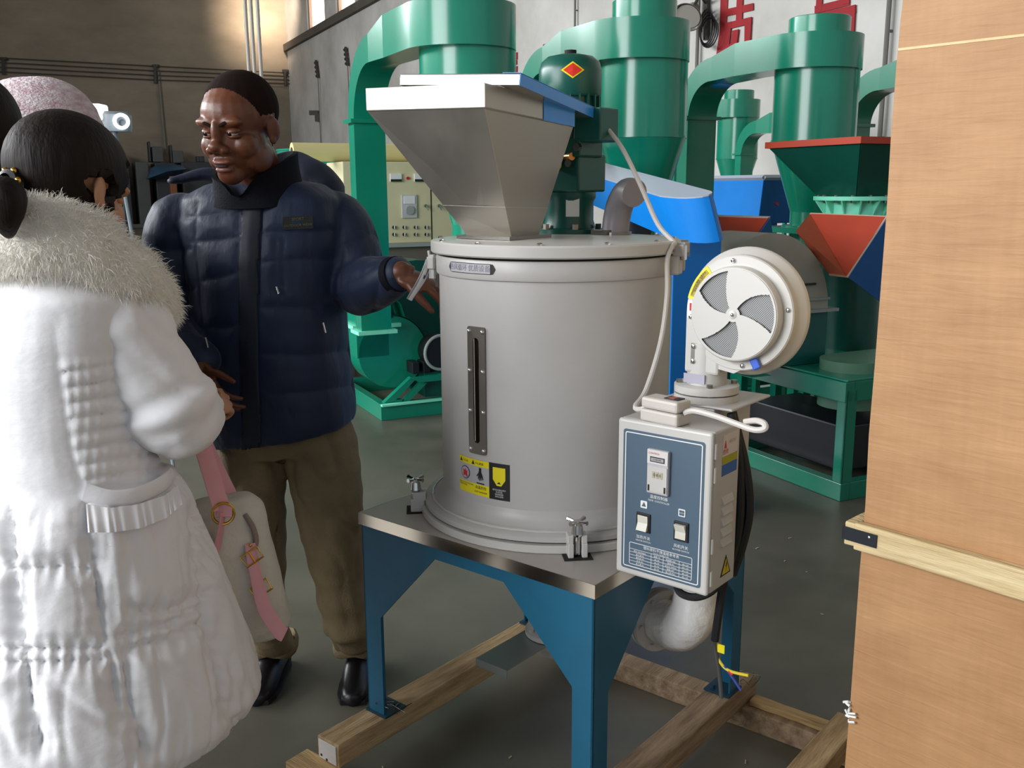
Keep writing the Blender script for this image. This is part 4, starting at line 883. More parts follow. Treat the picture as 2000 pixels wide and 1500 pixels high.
# ------------------------------------------------------------------ round green tank behind the man
P = at(628, 300, Y=8.7); t = thing('mixing_tank', 'round green mixing tank with pale lower body behind the man\'s left shoulder', 'tank', (P.x, P.y, 0))
Tc = T(P.x, P.y, 0)
b = MB(); b.lathe([(.37, 1.675), (.387, 1.675), (.387, 1.845), (.396, 1.85), (.396, 1.863), (.368, 1.863), (.368, 1.72)], 56, Tc, caps=False); b.build('tank_rim', M_GREEN, t, world=True)
b = MB(); b.lathe([(.38, 1.675), (.38, 1.15), (.29, .95)], 56, Tc); b.build('tank_body', mat('pale_grey_green', '8fa397', .4), t, world=True)
b = MB(); b.lathe([(.36, 1.72), (.36, 1.725)], 40, Tc); b.build('tank_floor', M_DARK, t, world=True)
for a in (.6, 2.2, 3.8, 5.4):
    b = MB(); b.tube([(P.x+.24*math.cos(a), P.y+.24*math.sin(a), 1.1), (P.x+.3*math.cos(a), P.y+.3*math.sin(a), 0)], .03, 10); b.build('leg', M_GREEN, t, world=True)
# green panel unit low behind the man's hip
K2 = at(640, 790, Z=0); F = frame_at((K2.x-.37, K2.y+.22)); t = thing('feeder_cabinet', 'low green feeder cabinet showing beside the man\'s navy jacket', 'machine', tuple(F(0, 0, 0)))
b = MB(); obox(b, F, -.7, 0, 0, .36, .10, .85); b.build('cabinet_body', M_GREEN, t, .006, world=True)
b = MB(); obox(b, F, -.72, .02, -.02, .38, 0, .10); b.build('cabinet_base', M_GREEN, t, world=True)
b = MB(); obox(b, F, -.72, .02, -.02, .38, .85, .87); b.build('cabinet_lid', M_MINT, t, world=True)
# ------------------------------------------------------------------ blue belt guard on its post
t = thing('belt_guard_unit', 'bright blue sloping belt guard with grey top on a blue post behind the dryer', 'machine', tuple(at(1390, 700, Y=4.1).xy)+(0,))
pa, pb, pc = at(1290, 385, Y=4.0), at(1150, 341, Y=5.2), at(1150, 312, Y=5.75)
u = (pb-pa).normalized(); nrm = u.cross(pc-pa).normalized(); nrm = nrm if nrm.z > 0 else -nrm; v = nrm.cross(u).normalized()
def on_pl(x, y): d = ray(x, y); return CAMP+d*((pa-CAMP).dot(nrm)/d.dot(nrm))
P1 = [pb+u*.3, pa]+[on_pl(x, y) for x, y in ((1305, 386.5), (1322, 388), (1340, 388.4), (1357, 387.6), (1372, 385.8), (1384, 383), (1390, 380), (1391.5, 377.6), (1388, 375.5))]+[pc, pc+u*.3]; hgt = .185; k = len(P1)
P0 = [p-nrm*hgt for p in P1]
b = MB(); b.add(P1+P0, [tuple(range(k)), tuple(range(k, 2*k))[::-1]]); b.add(P1+P0, [(i, k+i, k+(i+1) % k, (i+1) % k) for i in range(k)], True); gd = b.build('belt_guard', M_BLUE, t, world=True, ang=35)
c_ = sum(P1, Vector())/k
b = MB(); Q1 = [c_+(p-c_)*1.004+nrm*.006 for p in P1]; Q0 = [c_+(p-c_)*1.004+nrm*.0005 for p in P1]; b.add(Q1+Q0, [tuple(range(k)), tuple(range(k, 2*k))[::-1]]+[(i, k+i, k+(i+1) % k, (i+1) % k) for i in range(k)]); b.build('guard_lid', mat('pale_blue_grey_enamel', 'aeb4c4', .3), gd, world=True)
Fp_ = frame_at(tuple(at(1328, 600, Y=4.25).xy)); ztp = (pa-nrm*hgt).z; v = v if v.y > 0 else -v
b = MB(); obox(b, Fp_, -.26, -.06, .0, .27, 0, ztp-.02); b.build('post', M_BLUE, t, .006, world=True)
b = MB(); obox(b, Fp_, -1.3, .1, -.05, .40, 0, .05); b.build('foot', M_BLUE, t, world=True)
q0 = pa+u*.9+v*.1-nrm*hgt
b = MB(); b.cyl((q0.x, q0.y, q0.z-.02), (q0.x, q0.y, q0.z-.30), .10, n=28); b.build('drive_motor', M_BLACK, t, world=True)
b = MB(); b.span((q0.x-.05, q0.y-.05, 0), (q0.x+.05, q0.y+.05, q0.z-.28)); b.build('motor_post', M_BLUE, t, world=True)
# ------------------------------------------------------------------ hoppers: chutes with red inside and blue outside
def hopper_stand(t, P, zt, s=.22, m=M_GREEN):
    F = frame_at((P.x, P.y))
    for i in (-1, 1):
        for j in (-1, 1):
            b = MB(); obox(b, F, i*s-.025, i*s+.025, j*s-.025, j*s+.025, 0, zt); b.build('leg', m, t, world=True)
    b = MB(); obox(b, F, -s-.03, s+.03, -s-.03, s+.03, zt-.05, zt); b.build('top_frame', m, t, world=True)
t = thing('feed_hopper', 'blue open hopper with pale rim and faded red mark, between two green cyclones', 'hopper', tuple(at(1440, 500, Y=7.7).xy)+(0,))
T1 = at(1492, 352, Y=7.6)
def quadbox(F, T1, la, lb, h, ina, inb):
    "inverted truncated pyramid: T1 is the near upper left edge's near corner; la back along the hall, lb to the right"
    top = [T1, T1-WD*la, T1-WD*la+EE*lb, T1+EE*lb]; z = Vector((0, 0, -h))
    bot = [T1+z-WD*ina+EE*inb, T1+z-WD*(la-ina)+EE*inb, T1+z-WD*(la-ina)+EE*(lb-inb), T1+z-WD*ina+EE*(lb-inb)]
    return top, bot
la = .95; top, bot = quadbox(None, T1, la, .50, .34, .10, .05)
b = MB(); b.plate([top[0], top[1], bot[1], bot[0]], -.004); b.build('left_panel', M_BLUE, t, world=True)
b = MB(); b.plate([top[3], top[0], bot[0], bot[3]], -.004); wdp = b.build('near_panel', M_BLUE_SHADE, t, world=True)
b = MB(); b.plate([top[2], top[3], bot[3], bot[2]], -.004); b.build('right_panel', M_BLUE_SHADE, t, world=True)
b = MB(); b.plate([top[1], top[2], bot[2], bot[1]], -.004); b.build('far_panel', M_BLUE_SHADE, t, world=True)
b = MB()
for i in range(4): b.cyl(top[i]+Vector((0, 0, .02)), top[(i+1) % 4]+Vector((0, 0, .02)), .022, n=4, smooth=False)
b.build('rim', mat('pale_blue_grey_enamel', 'aeb4c4', .3), t, world=True)
c_ = sum(bot, Vector())/4; b = MB(); b.span((c_.x-.2, c_.y-.2, bot[0].z-.35), (c_.x+.2, c_.y+.2, bot[0].z)); b.build('throat', M_BLUE_SHADE, t, world=True); hopper_stand(t, c_, bot[0].z-.3)
# faded red mark on the near panel: loose strokes, too worn to read
fc = sum([top[3], top[0], bot[0], bot[3]], Vector())/4; nr = (top[0]-top[3]).cross(bot[0]-top[0]).normalized(); nr = nr if nr.dot(WD) > 0 else -nr
for x, y, l, a in ((-.06, .05, .07, -.5), (-.01, .03, .08, -.5), (-.04, .08, .04, .9), (.03, -.01, .07, -.5), (.02, .03, .05, .9), (.06, -.03, .05, -.4)):
    dx = EE*math.cos(a)*l/2+Vector((0, 0, math.sin(a)*l/2)); o_ = fc+EE*(x-.13)+Vector((0, 0, y+.02))+nr*.004; w_ = Vector((0, 0, .012))
    b = MB(); b.plate([o_-dx-w_, o_+dx-w_, o_+dx+w_, o_-dx+w_], .002); b.build('painted_stroke', M_REDP, wdp, world=True)
# two red lined chutes
def chute(label, pts, depths, stand_px, Yc, zt):
    P_ = {k_: at(*v_, Y=depths[k_]) for k_, v_ in pts.items()}
    base = at(stand_px[0], stand_px[1], Y=Yc)
    t = thing('feed_chute', label, 'hopper', (base.x, base.y, 0), 0, 'red lined feed chutes')
    return t, P_
t, Q = chute('red lined feed chute with blue outside, partly behind the round fan', dict(a=(1366, 421), b=(1503, 425), c=(1464, 480), d=(1372, 520), e=(1513, 505)), dict(a=5.5, b=5.1, c=4.95, d=5.3, e=5.25), (1440, 600), 5.4, 1)
b = MB(); b.plate([Q['a'], Q['b'], Q['c'], Q['d']], .006); b.build('side_panel', M_RED, t, world=True)
b = MB(); b.plate([Q['b'], Q['e'], Q['c']], .006); b.build('end_panel', M_BLUE_SHADE, t, world=True)
b = MB(); b.plate([Q['c'], Q['e'], Q['e']-Vector((0, 0, .3)), Q['c']-Vector((0, 0, .3))], .006); b.build('end_panel', M_BLUE_SHADE, t, world=True)
b = MB(); b.tube([Q['a'], Q['b'], Q['e']], .008, 6); b.build('rim', M_GREY, t, world=True)
hopper_stand(t, at(1440, 600, Y=5.45)-WD*.28, .95, .16)
t, Q = chute('red lined feed chute with blue outside, beside the plywood crate', dict(a=(1583, 418), b=(1732, 424), c=(1655, 541), d=(1621, 536), e=(1556, 452), f=(1722, 592)), dict(a=5.2, b=4.75, c=4.7, d=4.85, e=5.0, f=4.95), (1650, 640), 5.0, 1)
b = MB(); b.plate([Q['a'], Q['b'], Q['c']], .006); b.build('side_panel', M_RED, t, world=True)
b = MB(); b.plate([Q['a'], Q['c'], Q['d'], Q['e']], .006); b.build('far_panel', M_REDL, t, world=True)
b = MB(); b.plate([Q['b'], Q['f'], Q['c']], .006); b.build('end_panel', M_BLUE_SHADE, t, world=True)
b = MB(); b.tube([Q['a'], Q['b'], Q['c'], Q['d']], .007, 6); b.build('rim', mat('worn_edge', 'c8b49c', .5), t, world=True)
hopper_stand(t, Vector((1.80, 5.70, 0)), 1.0, .12)
# green hopper with a red rim over a mint ring
T1 = at(1682, 266, Y=4.95); t = thing('mill_hopper', 'dark green square hopper with red rim above a mint ring, beside the crate', 'hopper', (T1.x+.2, T1.y+.4, 0))
top, bot = quadbox(None, T1, .72, .74, .32, .23, .23)
top2 = [p-Vector((0, 0, .10)) for p in top]
sh = [lambda p: p]
c_ = sum(top, Vector())/4
b = MB(); b.loft([[c_+(p-c_)*1.0-Vector((0, 0, .0)) for p in top], [c_+(p-c_)*1.0-Vector((0, 0, .035)) for p in top], [c_+(p-c_)*.94-Vector((0, 0, .035)) for p in top], [c_+(p-c_)*.94 for p in top]], caps=False, smooth=False, closed=True); b.build('red_rim', M_RED, t, world=True, label='red oxide rim')
in_ = [c_+(p-c_)*.94-Vector((0, 0, .035)) for p in top]
for i in range(4):
    j = (i+1) % 4; b = MB(); b.plate([in_[i], in_[j], bot[j], bot[i]], -.005); b.build('hopper_panel', mat('dark_green_enamel', '0d4c3f', .35, var=.1), t, world=True)
cb_ = sum(bot, Vector())/4
b = MB(); Tm = T(cb_.x, cb_.y, 0); zr = at(1690, 384, Y=5.2).z
b.lathe([(.17, zr-.13), (.17, zr-.02)], 40, Tm); b.lathe([(.235, zr), (.235, zr-.022)], 48, Tm); b.lathe([(.10, bot[0].z+.03), (.13, zr)], 30, Tm); mr_ = b.build('mint_ring', M_MINT, t, world=True)
for k in range(14):
    a = 2*PI*k/14; b = MB(); d_ = Vector((math.cos(a), math.sin(a), 0)); o_ = Vector((cb_.x, cb_.y, 0)); b.plate([o_+d_*.17+Vector((0, 0, zr-.022)), o_+d_*.23+Vector((0, 0, zr-.022)), o_+d_*.17+Vector((0, 0, zr-.11))], .008); b.build('gusset', M_MINT, mr_, world=True)
    a += .22; b = MB(); b.lathe([(.010, zr-.035), (.010, zr+.008)], 6, T(cb_.x+.205*math.cos(a), cb_.y+.205*math.sin(a), 0)); b.build('bolt', M_STEELD, mr_, world=True)
b = MB(); b.lathe([(.165, zr-.13), (.165, .04)], 36, Tm); b.lathe([(.19, .04), (.19, 0)], 36, Tm); b.build('mill_body', M_GREEND, t, world=True)
# ------------------------------------------------------------------ crusher at the right: round housing, belt drum, framed base
K = at(1640, 980, Z=0); F = frame_at((K.x, K.y)); t = thing('crusher', 'green crusher with grey round housing on a framed base beside the crate', 'machine', (K.x, K.y, 0))
for nm, q in (('base_rail', (-1.0, 0, -.0, .06, 0, .09)), ('base_rail', (-1.0, 0, .54, .60, 0, .09)), ('base_rail', (-.06, 0, .06, .54, 0, .09)), ('base_rail', (-1.0, -.94, .06, .54, 0, .09)),
              ('leg', (-.06, .0, 0, .012, .09, .56)), ('leg', (-.012, 0, 0, .07, .09, .56)), ('leg', (-1.0, -.94, 0, .06, .09, .56)), ('leg', (-.06, 0, .54, .60, .09, .56)), ('leg', (-1.0, -.94, .54, .60, .09, .56)),
              ('top_rail', (-1.0, .0, -.01, .05, .50, .60)), ('top_rail', (-1.0, 0, .55, .61, .50, .60)), ('top_rail', (-.06, 0, .05, .55, .50, .60)), ('top_plate', (-1.0, 0, .0, .60, .60, .612))):
    b = MB(); obox(b, F, *q); b.build(nm, M_GREEN, t, .003, world=True)
b = MB(); b.plate([F(-.005, .06, .50), F(-.005, .06, .38), F(-.06, .06, .44)][::1], .008); b.prism([(0, 0), (1, 0), (0, 1)], 0, .001, T(K.x, K.y, .3) @ Matrix.Scale(.001, 4)); b.build('gusset', M_GREEN, t, world=True)
b = MB(); obox(b, F, -.85, -.12, .12, .50, .10, .34); b.build('motor_block', M_BLACK, t, .01, world=True)
ca = at(1500, 612, Y=4.75); Q = ca-F(0, 0, 0); c_b = Q.dot(EE); ac = Q.dot(WD); cz = ca.z; rh = .40
def half_disc(a0, a1, up, m, nm):
    qs = np.linspace(0, PI, 30) if up else None; b = MB()
    P = [(c_b+rh*math.cos(q), cz+rh*math.sin(q)) for q in qs] if up else [(c_b-rh, cz), (c_b-rh, .615), (c_b+rh, .615), (c_b+rh, cz)]
    k = len(P); vs = [F(a0, x, z) for x, z in P]+[F(a1, x, z) for x, z in P]
    b.add(vs, [tuple(range(k)), tuple(range(k, 2*k))[::-1]]); b.add(vs, [(i, k+i, k+(i+1) % k, (i+1) % k) for i in range(k)], True); return b.build(nm, m, t, world=True, ang=32)
half_disc(ac, ac-.34, True, mat('light_grey_green', 'a8a696', .5, var=.08), 'upper_housing'); half_disc(ac, ac-.34, False, mat('deep_teal_enamel', '0d5a55', .35, var=.1), 'lower_housing')  # upper half in a lighter, greyer tone than the lower
b = MB(); obox(b, F, ac-.37, ac+.03, c_b-rh-.03, c_b+rh+.05, cz-.012, cz+.004); b.build('split_flange', M_GREY, t, world=True)
b = MB(); obox(b, F, ac-.001, ac+.012, c_b+.10, c_b+.30, cz+.13, cz+.14); b.build('lifting_bar', M_IRON, t, world=True)
b = MB(); obox(b, F, ac-.001, ac+.014, c_b-rh, c_b+rh, cz+.05, cz+.062); b.build('stiffener', M_GREY, t, world=True)
b = MB(); obox(b, F, ac+.0, ac+.16, c_b-.22, c_b-.10, .615, cz-.28); b.build('inlet_box', M_GREEN, t, .004, world=True)
dc = at(1660, 745, Y=4.75); zt_, zb_ = at(1660, 700, Y=4.75).z, at(1660, 790, Y=4.75).z
Q = dc-F(0, 0, 0); b = MB(); P = []; ra = .155
for q in np.linspace(PI/2, 3*PI/2, 20): P.append((Q.dot(EE)+ra*math.cos(q), Q.dot(WD)+ra*math.sin(q)))
P += [(Q.dot(EE)+.5, Q.dot(WD)-ra), (Q.dot(EE)+.5, Q.dot(WD)+ra)]
k = len(P); vs = [F(y, x, zb_) for x, y in P]+[F(y, x, zt_) for x, y in P]; b.add(vs, [tuple(range(k))[::-1], tuple(range(k, 2*k))]); b.add(vs, [(i, (i+1) % k, k+(i+1) % k, k+i) for i in range(k)], True); b.build('belt_drum', mat('dusty_green_enamel', '5f8a72', .45, var=.08), t, world=True, ang=35)
b = MB(); obox(b, F, Q.dot(WD)-.06, Q.dot(WD)+.06, Q.dot(EE)-.05, Q.dot(EE)+.45, .60, zb_+.005); b.build('drum_bracket', M_GREEN, t, world=True)
# dark machines far back with a blue tarp
M_DM = mat('dark_machine_enamel', '2b2f33', .55, var=.2, vscale=1.5); M_DM2 = mat('dull_grey_machine', '4a4d4c', .6, var=.2, vscale=1.5)
A0, B0 = at(205, 447, Z=0), at(430, 452, Z=0)
def far(px, py, off=0): 
    d = ray(px, py); n_ = WD; t_ = (A0+WD*off-CAMP).dot(n_)/d.dot(n_); return CAMP+d*t_
def farbox(nm, lab, px0, py0, px1, py1, m, z0=0, parent=None, off=0, dep=1.6, cat='machine'):
    p, q = far(px0, py0, off), far(px1, py1, off); L0 = (p-A0).dot(WN), (q-A0).dot(WN)
    b = MB(); c = lambda s_, d_, z: Vector((A0.x, A0.y, 0))+WN*s_+WD*(off-d_)+Vector((0, 0, z))
    s0, s1 = L0; zt_ = p.z; vs = [c(s, d_, z) for z in (z0, zt_) for d_ in (0, dep) for s in (s0, s1)]
    b.add(vs, [(0, 1, 3, 2), (4, 6, 7, 5), (0, 4, 5, 1), (2, 3, 7, 6), (0, 2, 6, 4), (1, 5, 7, 3)])
    o = b.build(nm, m, parent, .03, world=parent is not None); 
    if parent is None: tag(o, lab, cat)
    return o
for px0, px1, yt, m, lab in ((228, 262, 318, M_DM, 'dark machine casing at the back beside the tripod lamp'), (264, 300, 316, M_DM2, 'grey machine casing at the back, left of the blue tarp'), (302, 352, 318, M_DM, 'dark machine casing at the back under the blue tarp'), (354, 432, 316, M_DM, 'wide dark machine casing at the back next to the man\'s head')):
    t = thing('press_machine', lab, 'machine', tuple(far((px0+px1)/2, 400).xy)+(0,), 0, 'dark machines along the back wall')
    farbox('casing', None, px0, yt, px1, 447, m, 0, t); farbox('plinth', None, px0-2, 438, px1+2, 447, M_DM2, 0, t, .15)
    if px0 in (264, 302, 354, 228):
        zt_ = far(px0, yt).z
        if px0 == 264: farbox('top_housing', None, 297, 286, 330, 447, M_DM2, zt_, t, -.2, 1); farbox('top_knob', None, 293, 276, 303, 447, M_DM, zt_, t, -.3, .6)
        if px0 == 302: farbox('top_housing', None, 337, 294, 369, 447, M_DM2, zt_, t, -.2, 1); farbox('top_knob', None, 336, 283, 344, 447, M_DM, zt_, t, -.3, .6)
        if px0 == 228: farbox('top_housing', None, 232, 295, 250, 447, M_DM, zt_, t, -.2, 1)
        if px0 == 354:
            for xx in (392, 399): farbox('lifting_post', None, xx, 305, xx+2, 447, M_DM, zt_, t, -.2, .3)
# loose tarp over the machines, sagging folds
tp = [far(x, y, .5) for x, y in ((288, 349), (296, 328), (312, 321), (352, 322), (366, 330), (345, 344), (312, 350))]
b = MB(); k = len(tp); c_ = sum(tp, Vector())/k; b.add([p for p in tp]+[c_+WD*.5]+[p-WD*.6 for p in tp], [(i, (i+1) % k, k) for i in range(k)]+[(i, k+1+i, k+1+(i+1) % k, (i+1) % k) for i in range(k)], True)
tag(b.build('blue_tarp', mat('dark_blue_tarp', '2c4a63', .5, var=.3, vscale=2, bump=.6, bscale=4), None), 'dark blue tarp bundled on the dark machines at the back', 'tarp')
farbox('wooden_board', 'brown wooden board standing at the back beyond the man\'s shoulder', 331, 344, 352, 447, mat('brown_board', '7a4a2c', .7), 0, None, 1.2, .3, 'board')
# ------------------------------------------------------------------ lamp on a tripod behind the woman
P = at(222, 236, Y=4.6); zl = P.z; t = thing('tripod_lamp', 'grey work lamp with white ring face on a thin tripod beyond the woman', 'lamp', (P.x, P.y, 0))
M_LG = mat('lamp_grey', '8d979e', .4); M_LW = mat('lamp_white', 'f4f2ee', .3)
b = MB(); b.lathe([(.075, zl-.05), (.08, zl-.03), (.08, zl+.025), (.06, zl+.04)], 30, T(P.x, P.y, 0)); b.build('lamp_body', M_LG, t, world=True)
b = MB(); q = at(186, 219, Y=4.55); b.span((q.x-.045, q.y-.05, q.z-.04), (q.x+.045, q.y+.05, q.z+.035)); b.build('lamp_reflector', mat('bright_lamp_face', 'ffffff', .3, emit=1.2), t, .012, world=True)
q = at(237, 237, Y=4.48); dr = (CAMP-q).normalized(); Mq = Matrix.Translation(q) @ dr.to_track_quat('Z', 'Y').to_matrix().to_4x4()
b = MB(); b.lathe([(.021, .004), (.021, .012), (.035, .012), (.037, 0), (.037, -.05)], 30, Mq, caps=False); b.build('lamp_ring', mat('bright_lamp_face', 'ffffff', .3, emit=1.2), t, world=True)
b = MB(); b.lathe([(.001, .003), (.0215, .003)], 24, Mq, caps=False); b.lathe([(.012, .004), (.016, .010), (.0165, .003)], 20, Mq @ T(.004, -.006, 0), caps=False); b.build('lamp_socket', M_LG, t, world=True)
b = MB(); b.cyl((P.x, P.y, .55), (P.x, P.y, zl-.04), .014, n=10); b.build('tripod_column', M_LG, t, world=True)
ft = Vector((P.x, P.y, zl-.10))
for d in (at(280, 570, Y=4.55)-at(222, 245, Y=4.6), Vector((-.35, .2, -1.2)), Vector((-.1, -.35, -1.2))):
    d = d/-d.z; b = MB(); b.tube([ft, ft+d*(ft.z-.01)], .009, 8); b.build('leg', M_LG, t, world=True)
# ------------------------------------------------------------------ plywood crate close at the right
CA = Vector((.624, 1.60, 0)); cu_ = Vector((.656, -.755, 0)); cv_ = Vector((.755, .656, 0))
CR = thing('plywood_crate', 'tall plywood packing crate filling the right edge of the picture', 'crate', (CA.x, CA.y, 0), math.atan2(cu_.y, cu_.x))
m = bpy.data.materials.new('plywood'); m.use_nodes = True; nt = m.node_tree; N = nt.nodes; Lk = nt.links; bs_ = N['Principled BSDF']; bs_.inputs['Roughness'].default_value = .62
tc = N.new('ShaderNodeTexCoord'); mp = N.new('ShaderNodeMapping'); mp.inputs['Scale'].default_value = (2.2, 2.2, 5); Lk.new(tc.outputs['Object'], mp.inputs[0])
n1 = N.new('ShaderNodeTexNoise'); n1.inputs['Scale'].default_value = 2.2; n1.inputs['Detail'].default_value = 8; n1.inputs['Roughness'].default_value = .6; Lk.new(mp.outputs[0], n1.inputs[0])
rp = N.new('ShaderNodeValToRGB'); Lk.new(n1.outputs[0], rp.inputs[0]); rp.color_ramp.elements[0].position = .3; rp.color_ramp.elements[1].position = .72
rp.color_ramp.elements[0].color = (*lin('a1764c'), 1); rp.color_ramp.elements[1].color = (*lin('b68a5e'), 1)
mp2 = N.new('ShaderNodeMapping'); mp2.inputs['Scale'].default_value = (26, 26, 2.0); Lk.new(tc.outputs['Object'], mp2.inputs[0])
n2 = N.new('ShaderNodeTexNoise'); n2.inputs['Scale'].default_value = 3; n2.inputs['Detail'].default_value = 5; Lk.new(mp2.outputs[0], n2.inputs[0])
mx_ = N.new('ShaderNodeMixRGB'); mx_.blend_type = 'MULTIPLY'; mx_.inputs[0].default_value = .16; Lk.new(rp.outputs[0], mx_.inputs[1]); Lk.new(n2.outputs[0], mx_.inputs[2])
mp3 = N.new('ShaderNodeMapping'); mp3.inputs['Scale'].default_value = (3.5, 3.5, 30); Lk.new(tc.outputs['Object'], mp3.inputs[0])
n3 = N.new('ShaderNodeTexNoise'); n3.inputs['Scale'].default_value = 2.6; n3.inputs['Detail'].default_value = 3; n3.inputs['Distortion'].default_value = .6; Lk.new(mp3.outputs[0], n3.inputs[0])
r3 = N.new('ShaderNodeValToRGB'); r3.color_ramp.elements[0].position = .70; r3.color_ramp.elements[1].position = .80; r3.color_ramp.elements[0].color = (0, 0, 0, 1); r3.color_ramp.elements[1].color = (.28, .28, .28, 1); Lk.new(n3.outputs[0], r3.inputs[0])
mx3 = N.new('ShaderNodeMixRGB'); Lk.new(r3.outputs[0], mx3.inputs[0]); Lk.new(mx_.outputs[0], mx3.inputs[1]); mx3.inputs[2].default_value = (*lin('e6c29a'), 1); Lk.new(mx3.outputs[0], bs_.inputs['Base Color'])
bp = N.new('ShaderNodeBump'); bp.inputs['Strength'].default_value = .35; bp.inputs['Distance'].default_value = .004; Lk.new(n3.outputs[0], bp.inputs['Height']); Lk.new(bp.outputs[0], bs_.inputs['Normal'])
M_PLY = m; M_PLYE = mat('plywood_edge', 'd8b98c', .7, var=.15, vscale=30)
CWD, CDP, CHT = 1.35, .75, 2.25
zj = 1.743
for z0, z1 in ((.08, zj-.0003), (zj+.0003, CHT)):
    n = 14; b = MB(); 
    ed = [.0035*noise.noise((k*.8, z0*3, 1)) for k in range(n)]
    vs = [(ed[k], 0, z0+(z1-z0)*k/(n-1)) for k in range(n)]+[(CWD, 0, z0+(z1-z0)*k/(n-1)) for k in range(n)]
    vs += [(x, .012, z) for x, y, z in vs]
    fs = [(k, n+k, n+k+1, k+1) for k in range(n-1)]+[(2*n+k, 2*n+k+1, 3*n+k+1, 3*n+k) for k in range(n-1)]+[(k, k+1, 2*n+k+1, 2*n+k) for k in range(n-1)]+[(n+k, 3*n+k, 3*n+k+1, n+k+1) for k in range(n-1)]+[(0, 2*n, 3*n, n), (n-1, 2*n-1, 4*n-1, 3*n-1)]
    b.add(vs, fs); b.build('front_panel', M_PLY, CR)
b = MB(); b.span((.0, -.0008, zj-.0022), (CWD, .004, zj+.0016)); b.build('panel_seam', M_PLYE, CR)
b = MB(); b.span((.003, .012, .08), (.014, CDP, CHT)); b.build('side_panel', M_PLYE, CR)
b = MB(); b.span((CWD-.014, .012, .08), (CWD, CDP, CHT)); b.build('side_panel', M_PLY, CR)
b = MB(); b.span((0, CDP, .08), (CWD, CDP+.012, CHT)); b.build('back_panel', M_PLY, CR)
b = MB(); b.span((0, 0, CHT), (CWD, CDP+.012, CHT+.012)); b.build('top_panel', M_PLY, CR)
for y in (.02, .36, .68):
    b = MB(); b.span((0, y, 0), (CWD, y+.07, .08)); b.build('skid_runner', M_TIM2, CR, .004)
M_BAT = mat('pale_pine', 'd3c096', .75, var=.25, vscale=9, col2='b39a6c', stretch=(.5, 5, 6), bump=.4, bscale=30)
zb0, zb1 = .896, .944
def rough_bar(p, q, hw, hz, m, nm, seed):
    b = MB(); n = 16; R_ = []; p, q = Vector(p), Vector(q); d = (q-p).normalized(); s_ = Vector((-d.y, d.x, 0))
    for k in range(n):
        t_ = k/(n-1); c = p.lerp(q, t_); w = [noise.noise((k*.55, seed+c_*2.3, 0))*.004 for c_ in range(4)]
        R_.append([c+s_*(hw)+Vector((0, 0, -hz+w[0])), c-s_*hw+Vector((0, 0, -hz+w[1])), c-s_*hw+Vector((0, 0, hz+w[2])), c+s_*hw+Vector((0, 0, hz+w[3]))])
    b.loft(R_, smooth=False); return b.build(nm, m, CR, .003)
rough_bar((-.004, -.012, .92), (CWD, -.012, .92), .011, .024, M_BAT, 'batten', 1)
rough_bar((-.012, -.022, .922), (-.012, CDP, .922), .011, .022, M_BAT, 'batten', 5)
b = MB(); b.span((-.0245, -.0252, .911), (.040, -.0238, .935)); b.span((-.0252, -.0252, .911), (-.0238, .12, .935)); st_ = b.build('steel_strap', mat('blackened_steel_strap', '262b31', .4, .6), CR)
b = MB(); b.lathe([(.0028, 0), (.001, .0012)], 8, Matrix.Translation((.026, -.0252, .927)) @ Matrix.Rotation(PI/2, 4, 'X')); b.build('nail', M_CHROME, st_)
for k in range(7):
    z = .56+.008*noise.noise((k, 0, 0)); b = MB(); p0 = Vector((.001, -.001, .555+.006*k)); b.tube([p0, p0+Vector((RNG.uniform(-.006, .006), -.004, RNG.uniform(-.004, .004))), p0+Vector((RNG.uniform(-.012, .018), -.005, RNG.uniform(-.01, .01)))], .0022, 5); b.build('splinter', M_WHITE, CR)
# ------------------------------------------------------------------ people
def surface(mb, voxel, smooth=4, fac=.5):
    "fuse the overlapping closed shapes of mb into one continuous skin; returns coordinates, faces"
    me = bpy.data.meshes.new('tmp'); me.from_pydata(mb.v, [], mb.f); me.update()
    o = bpy.data.objects.new('tmp', me); COL.objects.link(o)
    r = o.modifiers.new('r', 'REMESH'); r.mode = 'VOXEL'; r.voxel_size = voxel
    s_ = o.modifiers.new('s', 'SMOOTH'); s_.factor = fac; s_.iterations = smooth
    dg = bpy.context.evaluated_depsgraph_get(); dg.update(); m2 = bpy.data.meshes.new_from_object(o.evaluated_get(dg))
    bpy.data.objects.remove(o); bpy.data.meshes.remove(me)
    return m2
def arr(me):
    n = len(me.vertices); co = np.zeros(n*3); me.vertices.foreach_get('co', co); no = np.zeros(n*3); me.vertices.foreach_get('normal', no)
    return co.reshape(-1, 3), no.reshape(-1, 3)
def setco(me, co): me.vertices.foreach_set('co', np.ascontiguousarray(co).ravel()); me.update()
def finish(me, name, m, parent, world=True):
    if world:
        co, _ = arr(me); Mi = np.array(FRAME[root_of(parent).name].inverted()); setco(me, co @ Mi[:3, :3].T+Mi[:3, 3])
    me.materials.clear(); me.materials.append(m); me.polygons.foreach_set('use_smooth', [True]*len(me.polygons)); me.name = name
    return link(name, me, parent)
def ringe(c, hx, hy, n=28, p=2.3):
    "superellipse ring about c with half axes given as vectors"
    c = Vector(c); R_ = []
    for i in range(n):
        a = 2*PI*i/n; ca, sa = math.cos(a), math.sin(a)
        R_.append(c+Vector(hx)*(math.copysign(abs(ca)**(2/p), ca))+Vector(hy)*(math.copysign(abs(sa)**(2/p), sa)))
    return R_
def limb(mb, pts, rs, sub=5, n=18):
    mb.tube(pts, rs, n, sub=sub); mb.ell(pts[0], (rs[0],)*3); mb.ell(pts[-1], (rs[-1],)*3)
